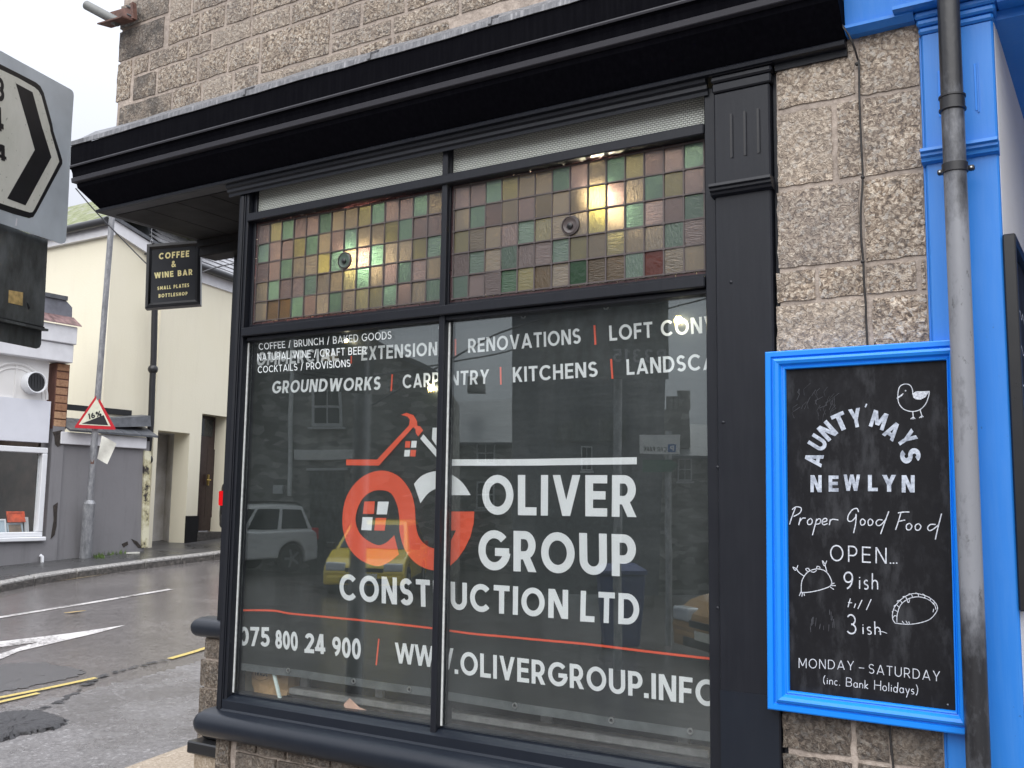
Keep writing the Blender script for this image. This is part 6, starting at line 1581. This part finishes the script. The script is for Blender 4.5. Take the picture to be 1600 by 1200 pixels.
# ------------------------------------------------------------------ vehicles
def make_car(name, pos, fwd, paint_, label, L=4.2, W=1.75, H=1.5, style='hatch', lit=False, rails=False, group='cars parked along the streets'):
    fwd = Vector((fwd.x, fwd.y, 0)).normalized(); lf = Vector((-fwd.y, fwd.x, 0)); up = Vector((0, 0, 1))
    root = thing(name, tuple(pos), label, 'car', group); P0_ = Vector(pos)
    q = lambda x, y, z: P0_+fwd*x+lf*y+up*z
    h2 = L/2; belt = H*.60; wr = .31 if H < 1.6 else .35; wb2 = L*.31
    def side(pts, y0, y1): return MB().loft([[q(x, y0, z) for x, z in pts], [q(x, y1, z) for x, z in pts]])
    def archpts(cx): return [(cx+(wr+.06)*math.cos(R(a)), wr+(wr+.06)*math.sin(R(a))) for a in range(180, -1, -20)]
    hull = [(-h2+.02, .30), (-h2, .55), (-h2+.03, belt-.02), (-h2+.12, belt+.03), (.30*L, belt+.02), (h2-.28, belt-.12), (h2-.06, belt-.26), (h2, .50), (h2-.03, .26)] + [(wb2+wr+.06, .24)]+archpts(wb2)[::-1] + archpts(-wb2)[::-1] + [(-wb2-wr-.06, .24)]
    obj('body', side(hull, -W/2, W/2), paint_, root, bevel=.05, seg=3)
    rl = -h2+.12 if style != 'van' else -h2+.05
    base = [(rl, -W/2+.05), (.27*L, -W/2+.05), (.27*L, W/2-.05), (rl, W/2-.05)]
    top_ = [(rl+.24, -W/2+.22), (.06*L, -W/2+.22), (.06*L, W/2-.22), (rl+.24, W/2-.22)]
    obj('cabin', MB().loft([[q(x, y, belt+.01) for x, y in base], [q(x, y, H-.02) for x, y in top_], [q(x*.9, y*.8, H+.015) for x, y in top_]]), paint_, root, bevel=.04, seg=2)
    def on(x, t, sy):        # a point of the cabin side
        yb, yt_ = W/2-.05, W/2-.22; return q(x, sy*(yb+(yt_-yb)*t+.006), belt+.01+(H-.03-belt)*t)
    xr = lambda t: rl+.24*t; xf = lambda t: .27*L+(.06*L-.27*L)*t
    for sy in (-1, 1):
        cuts = [(.05, .33), (.37, .66), (.70, .95)] if L > 3.8 else [(.08, .48), (.53, .93)]
        for a, b in cuts:
            P = [(xr(.10)+(xf(.10)-xr(.10))*a, .10), (xr(.10)+(xf(.10)-xr(.10))*b, .10), (xr(.86)+(xf(.86)-xr(.86))*b, .86), (xr(.86)+(xf(.86)-xr(.86))*a, .86)]
            obj('side_window', MB().slab([on(x, t_, sy) for x, t_ in P], lf*(sy*.004)), 'car_glass', root)
            obj('door_handle', MB().obox(q(P[0][0]+.12, sy*(W/2+.012), belt-.12), fwd*.09, lf*.012, up*.014), paint_, root)
        obj('wing_mirror', MB().obox(q(xf(0)-.12, sy*(W/2+.07), belt+.10), fwd*.06, lf*.09, up*.065), 'car_trim', root, bevel=.03, seg=2)
        if rails: obj('roof_rail', MB().tube([q(rl+.3, sy*(W/2-.26), H+.01), q(rl+.45, sy*(W/2-.26), H+.07), q(.02*L, sy*(W/2-.26), H+.07), q(.06*L, sy*(W/2-.26), H+.01)], .022, 6), 'car_trim', root)
        obj('headlight', MB().obox(q(h2-.10, sy*(W/2-.24), belt-.28), fwd*.10, lf*.20, up*.085), 'headlamp', root, bevel=.03, seg=2)
        obj('tail_light', MB().obox(q(-h2+.06, sy*(W/2-.10), (belt-.03 if style != 'suv' else belt-.06)-(.20 if lit else 0)), fwd*.08, lf*.095, up*(.11 if lit else .15)), 'tail_light_lit' if lit else 'sign_red', root, bevel=.015)
        for xw in (-wb2, wb2):
            wh = obj('wheel', MB().disc_lathe(q(xw, sy*(W/2-.20), wr), lf*sy, [(.14, 0), (wr*.9, .0), (wr, .03), (wr, .17), (wr*.93, .2), (wr*.68, .205), (wr*.66, .18), (.1, .18)], 26), 'tyre', root, smooth=True)
            rm_ = MB().disc_lathe(q(xw, sy*(W/2-.20), wr), lf*sy, [(.06, .15), (.07, .195), (.03, .2)], 12)
            for k in range(5):
                a = 2*math.pi*k/5; d = fwd*math.cos(a)+up*math.sin(a); e = fwd*-math.sin(a)+up*math.cos(a)
                rm_.obox(q(xw, sy*(W/2-.20+.188), wr)+d*(wr*.36), d*(wr*.30), e*.028, lf*.010)
            obj('rim', rm_, 'rim', wh)
    wz = lambda x, t: q(x, 0, belt+.01+(H-.03-belt)*t)
    yb, yt_ = W/2-.05, W/2-.22
    fwn = [(xf(.08), -(yb-.10), .08), (xf(.08), yb-.10, .08), (xf(.9), yt_-.06, .9), (xf(.9), -(yt_-.06), .9)]
    obj('windscreen', MB().slab([q(x+.012, y, belt+.01+(H-.03-belt)*t_) for x, y, t_ in fwn], fwd*.006+up*.004), 'car_glass', root)
    rwn = [(xr(.12), -(yb-.14), .12), (xr(.12), yb-.14, .12), (xr(.85), yt_-.06, .85), (xr(.85), -(yt_-.06), .85)]
    obj('rear_window', MB().slab([q(x-.012, y, belt+.01+(H-.03-belt)*t_) for x, y, t_ in rwn], -fwd*.006+up*.002), 'car_glass', root)
    obj('front_bumper', MB().obox(q(h2-.05, 0, .36), fwd*.07, lf*(W/2-.06), up*.10), paint_, root, bevel=.05, seg=2)
    obj('front_grille', MB().obox(q(h2+.02, 0, .34), fwd*.012, lf*(W/2-.35), up*.055), 'car_trim', root)
    obj('front_grille', MB().obox(q(h2-.03, 0, .56), fwd*.03, lf*(W/2-.45), up*.04), 'car_trim', root)
    obj('number_plate', MB().obox(q(h2+.035, 0, .44), fwd*.006, lf*.26, up*.055), 'number_plate', root)
    obj('rear_bumper', MB().obox(q(-h2+.03, 0, .40), fwd*.07, lf*(W/2-.05), up*.11), 'car_trim' if lit else paint_, root, bevel=.05, seg=2)
    obj('number_plate', MB().obox(q(-h2-.045, 0, .62), fwd*.006, lf*.26, up*.055), 'number_plate', root)
    return root
def onroad(v): return Vector((v.x, v.y, gz(v.x, v.y)+.005))
cf = Vector((-.21, .978, 0)).normalized(); make_car('parked_car', onroad(dep(335.5, 850, 15)+cf*2.1+Vector((cf.y, -cf.x, 0))*.92), cf, 'car_black', 'black car with lit red tail lights beyond the shop corner', L=4.2, W=1.78, H=1.62, lit=True)

# ------------------------------------------------------------------ the other side of the road, seen in the shop window
VB = mir(Vector((_f.x, _f.y, 0)).normalized()); VR = mir(_r)
rfw = lambda a, b: mir(Vector((_r.x*a+_f.x*b, _r.y*a+_f.y*b, 0)))
make_car('parked_car', onroad(md(352, 840, 25)), rfw(-.62, -.78), 'car_white', 'white four wheel drive car parked across the road facing the shop window', L=4.3, W=1.8, H=1.68, rails=True, style='suv')
make_car('parked_car', onroad(md(590, 840, 21.5)), rfw(-.04, -1.0), 'car_yellow', 'yellow small hatchback parked nose towards the shop window', L=3.6, W=1.64, H=1.5)
make_car('parked_car', onroad(md(1330, 860, 12.5)), rfw(-.93, -.35), 'car_gold', 'bronze car parked across the road from the chalkboard', L=4.2, W=1.8, H=1.55, style='suv')
def bldg(name, label, poly, dd, m, back=7.0):
    P = [md(x, y, dd) for x, y in poly]; c = sum(P, Vector())/len(P)
    t = thing(name, (c.x, c.y, gz(c.x, c.y)), label, 'house'); obj('wall', MB().slab(P, VB*back), m, t); return t
def wpatch(nm, t, x0, y0, x1, y1, dd, m, pro=.06, th=.10): return obj(nm, MB().slab([md(x, y, dd)-VB*pro for x, y in ((x0, y1), (x1, y1), (x1, y0), (x0, y0))], VB*th), m, t)
def sash(t, x0, y0, x1, y1, dd):
    w = wpatch('window', t, x0, y0, x1, y1, dd, 'house_sash', .06); g = (x1-x0)*.10; ym = (y0+y1)/2
    for a, b in ((y0+g, ym-g*.4), (ym+g*.4, y1-g)):
        for c, d in ((x0+g, (x0+x1)/2-g*.25), ((x0+x1)/2+g*.25, x1-g)): wpatch('pane', w, c, a, d, b, dd, 'car_glass', .075, .01)
    wpatch('sill', w, x0-g, y1+1, x1+g, y1+4, dd, 'house_sash', .16, .2)
def roofpoly(t, pts, dd, m='dark_slate_cap'): 
    return obj('roof', MB().loft([[md(x, y, dd-.25) for x, y in pts[:2]]+[md(x, y, dd-.25)+Vector((0, 0, -.08)) for x, y in pts[:2]][::-1], [md(x, y, dd)+VB*4 for x, y in pts[2:]][::-1]+[md(x, y, dd)+VB*4+Vector((0, 0, -.08)) for x, y in pts[2:]]]), m, t)
hA = bldg('stone_house', 'stone house with white doorway sign across the road facing the shop window', [(280, 950), (695, 950), (695, 596), (672, 582), (528, 506), (280, 390)], 27, 'house_stone')
obj('verge_board', MB().slab([md(x, y, 26.8) for x, y in ((280, 384), (680, 578), (680, 586), (280, 393))], VB*.4), 'dark_slate_cap', hA)
sash(hA, 484, 606, 531, 666, 27); wpatch('sign_board', hA, 457, 702, 557, 718, 27, 'shop_fascia_grey', .1, .12); wpatch('door', hA, 481, 736, 535, 905, 27, 'sign_back_grey', .02, .05); wpatch('door_frame', hA, 476, 731, 540, 735, 27, 'house_sash', .05, .06)
wpatch('meter_box', hA, 425, 758, 440, 772, 27, 'house_sash', .12, .15)
obj('downpipe', MB().tube([md(455, 520, 26.9), md(449, 775, 26.9)], .06, 8), 'shop_fascia_grey', hA)
hB = bldg('stone_cottage', 'low stone cottage with a slate roof and white sash windows across the road', [(640, 900), (850, 900), (850, 690), (640, 690)], 36, 'house_stone')
roofpoly(hB, [(640, 690), (850, 690), (850, 604), (640, 612)], 36)
for q in ((742, 689, 772, 724), (742, 752, 772, 795), (693, 690, 710, 724)): sash(hB, *q, 36)
obj('chimney', MB().slab([md(x, y, 38) for x, y in ((728, 612), (756, 612), (755, 588), (729, 588))], VB*.8), 'house_stone', hB)
hC = bldg('tall_dark_house', 'tall dark slate hung house standing across the road', [(797, 930), (1026, 930), (1043, 400), (797, 400)], 22, 'dark_slate_cap')
for q in ((905, 697, 923, 735),): sash(hC, *q, 22)
for q in (((866, 690), (920, 690), (920, 652), (890, 655), (866, 668)), ((934, 688), (976, 688), (976, 650), (934, 654))): obj('lean_to_roof', MB().slab([md(x, y, 22)-VB*.05 for x, y in q], VB*.1), 'sign_back_grey', hC)
hD = bldg('stone_house', 'grey stone house with a tall chimney and slate roof at the road bend', [(1020, 930), (1240, 930), (1240, 712), (1020, 712)], 27, 'house_stone')
roofpoly(hD, [(1020, 712), (1240, 712), (1240, 646), (1020, 642)], 27)
ch = obj('chimney', MB().slab([md(x, y, 27.5) for x, y in ((1034, 700), (1076, 700), (1074, 636), (1036, 640))], VB*1.0), 'house_stone', hD)
for x in (1044, 1052): obj('chimney_pot', MB().tube([md(x, 640, 27.8), md(x, 619, 27.8)], .10, 10), 'house_stone', ch)
obj('chimney_pot', MB().tube([md(1066, 640, 27.8), md(1066, 610, 27.8)], .19, 12), 'house_stone', ch)
sash(hD, 1056, 716, 1078, 752, 27)
# road signs, bin and wires that the glass also shows
def post(t, px_, dd, top): 
    p = md(px_, 780, dd); obj('sign_post', MB().tube([(p.x, p.y, gz(p.x, p.y)-.1), (p.x, p.y, md(px_, top, dd).z)], .045, 12), 'galvanised', t, smooth=True)
def sboard(t, nm, x0, y0, x1, y1, dd, m, pro=.06): return obj(nm, MB().slab([md(x, y, dd)-VB*pro for x, y in ((x0, y1), (x1, y1), (x1, y0), (x0, y0))], VB*.01), m, t)
def stext(t, txt, x0, y0, x1, y1, dd, m, w=.16, pro=.062):
    tm = TextMB(-VB, base=.001, step=.0003); f = lambda x, y: md(x, y, dd)-VB*pro
    tm.text(txt, f(x1, y1), f(x0, y1), f(x0, y0), f(x1, y0), w, .16); return obj('sign_lettering', tm, m, t)
p = md(960, 780, 11); RS = thing('route_sign', (p.x, p.y, gz(p.x, p.y)), 'dark route sign on a post on the opposite side of the road', 'road sign')
post(RS, 960, 11, 455); sboard(RS, 'sign_plate', 838, 468, 1038, 592, 11, 'sign_back_grey'); stext(RS, 'B3315', 952, 545, 1034, 566, 11, 'galvanised')
p = md(1030, 780, 14); PS = thing('car_park_sign', (p.x, p.y, gz(p.x, p.y)), 'white car park direction sign and green arrow sign on one post', 'road sign')
post(PS, 1040, 14, 672); sboard(PS, 'sign_plate', 994, 679, 1056, 709, 14, 'sign_white_clean'); stext(PS, 'Car park'.replace('C', 'C').upper(), 1000, 698, 1036, 705, 14, 'lettering_black'); sboard(PS, 'parking_symbol', 1038, 694, 1050, 706, 14, 'sign_blue', .064); stext(PS, 'P', 1041, 696, 1047, 704, 14, 'sign_white_clean', .2, .068)
obj('arrow_plate', MB().slab([md(x, y, 14)-VB*.06 for x, y in ((998, 718), (1044, 718), (1054, 727), (1044, 737), (998, 737))], VB*.01), 'sign_green', PS)
p = md(965, 850, 13); WBn = thing('wheelie_bin', (p.x, p.y, gz(p.x, p.y)), 'blue wheeled bin standing at the opposite kerb', 'bin')
g_ = gz(p.x, p.y); bb = lambda s, z_: [Vector((p.x, p.y, g_+z_))+VR*(s*a)+VB*(s*b) for a, b in ((-1, -1), (1, -1), (1, 1), (-1, 1))]
obj('bin_body', MB().loft([bb(.22, .06), bb(.29, .98)]), 'bin_blue', WBn, bevel=.02); obj('bin_lid', MB().loft([bb(.31, .985), bb(.31, 1.03), bb(.2, 1.10)]), 'bin_blue', WBn)
for s_ in (-1, 1): obj('wheel', MB().disc_lathe(Vector((p.x, p.y, g_+.1))+VR*(s_*.2)+VB*.24, VR, [(.1, -.02), (.1, .02)], 14), 'tyre', WBn)
wire([md(560, 640, 12), md(700, 560, 12), md(797, 510, 12), md(960, 470, 12), md(1110, 440, 12)], .012, 'overhead wire crossing the sky opposite the shop, upper one')
wire([md(560, 590, 14), md(700, 565, 14), md(797, 545, 14), md(960, 500, 14), md(1110, 462, 14)], .012, 'overhead wire crossing the sky opposite the shop, lower one')
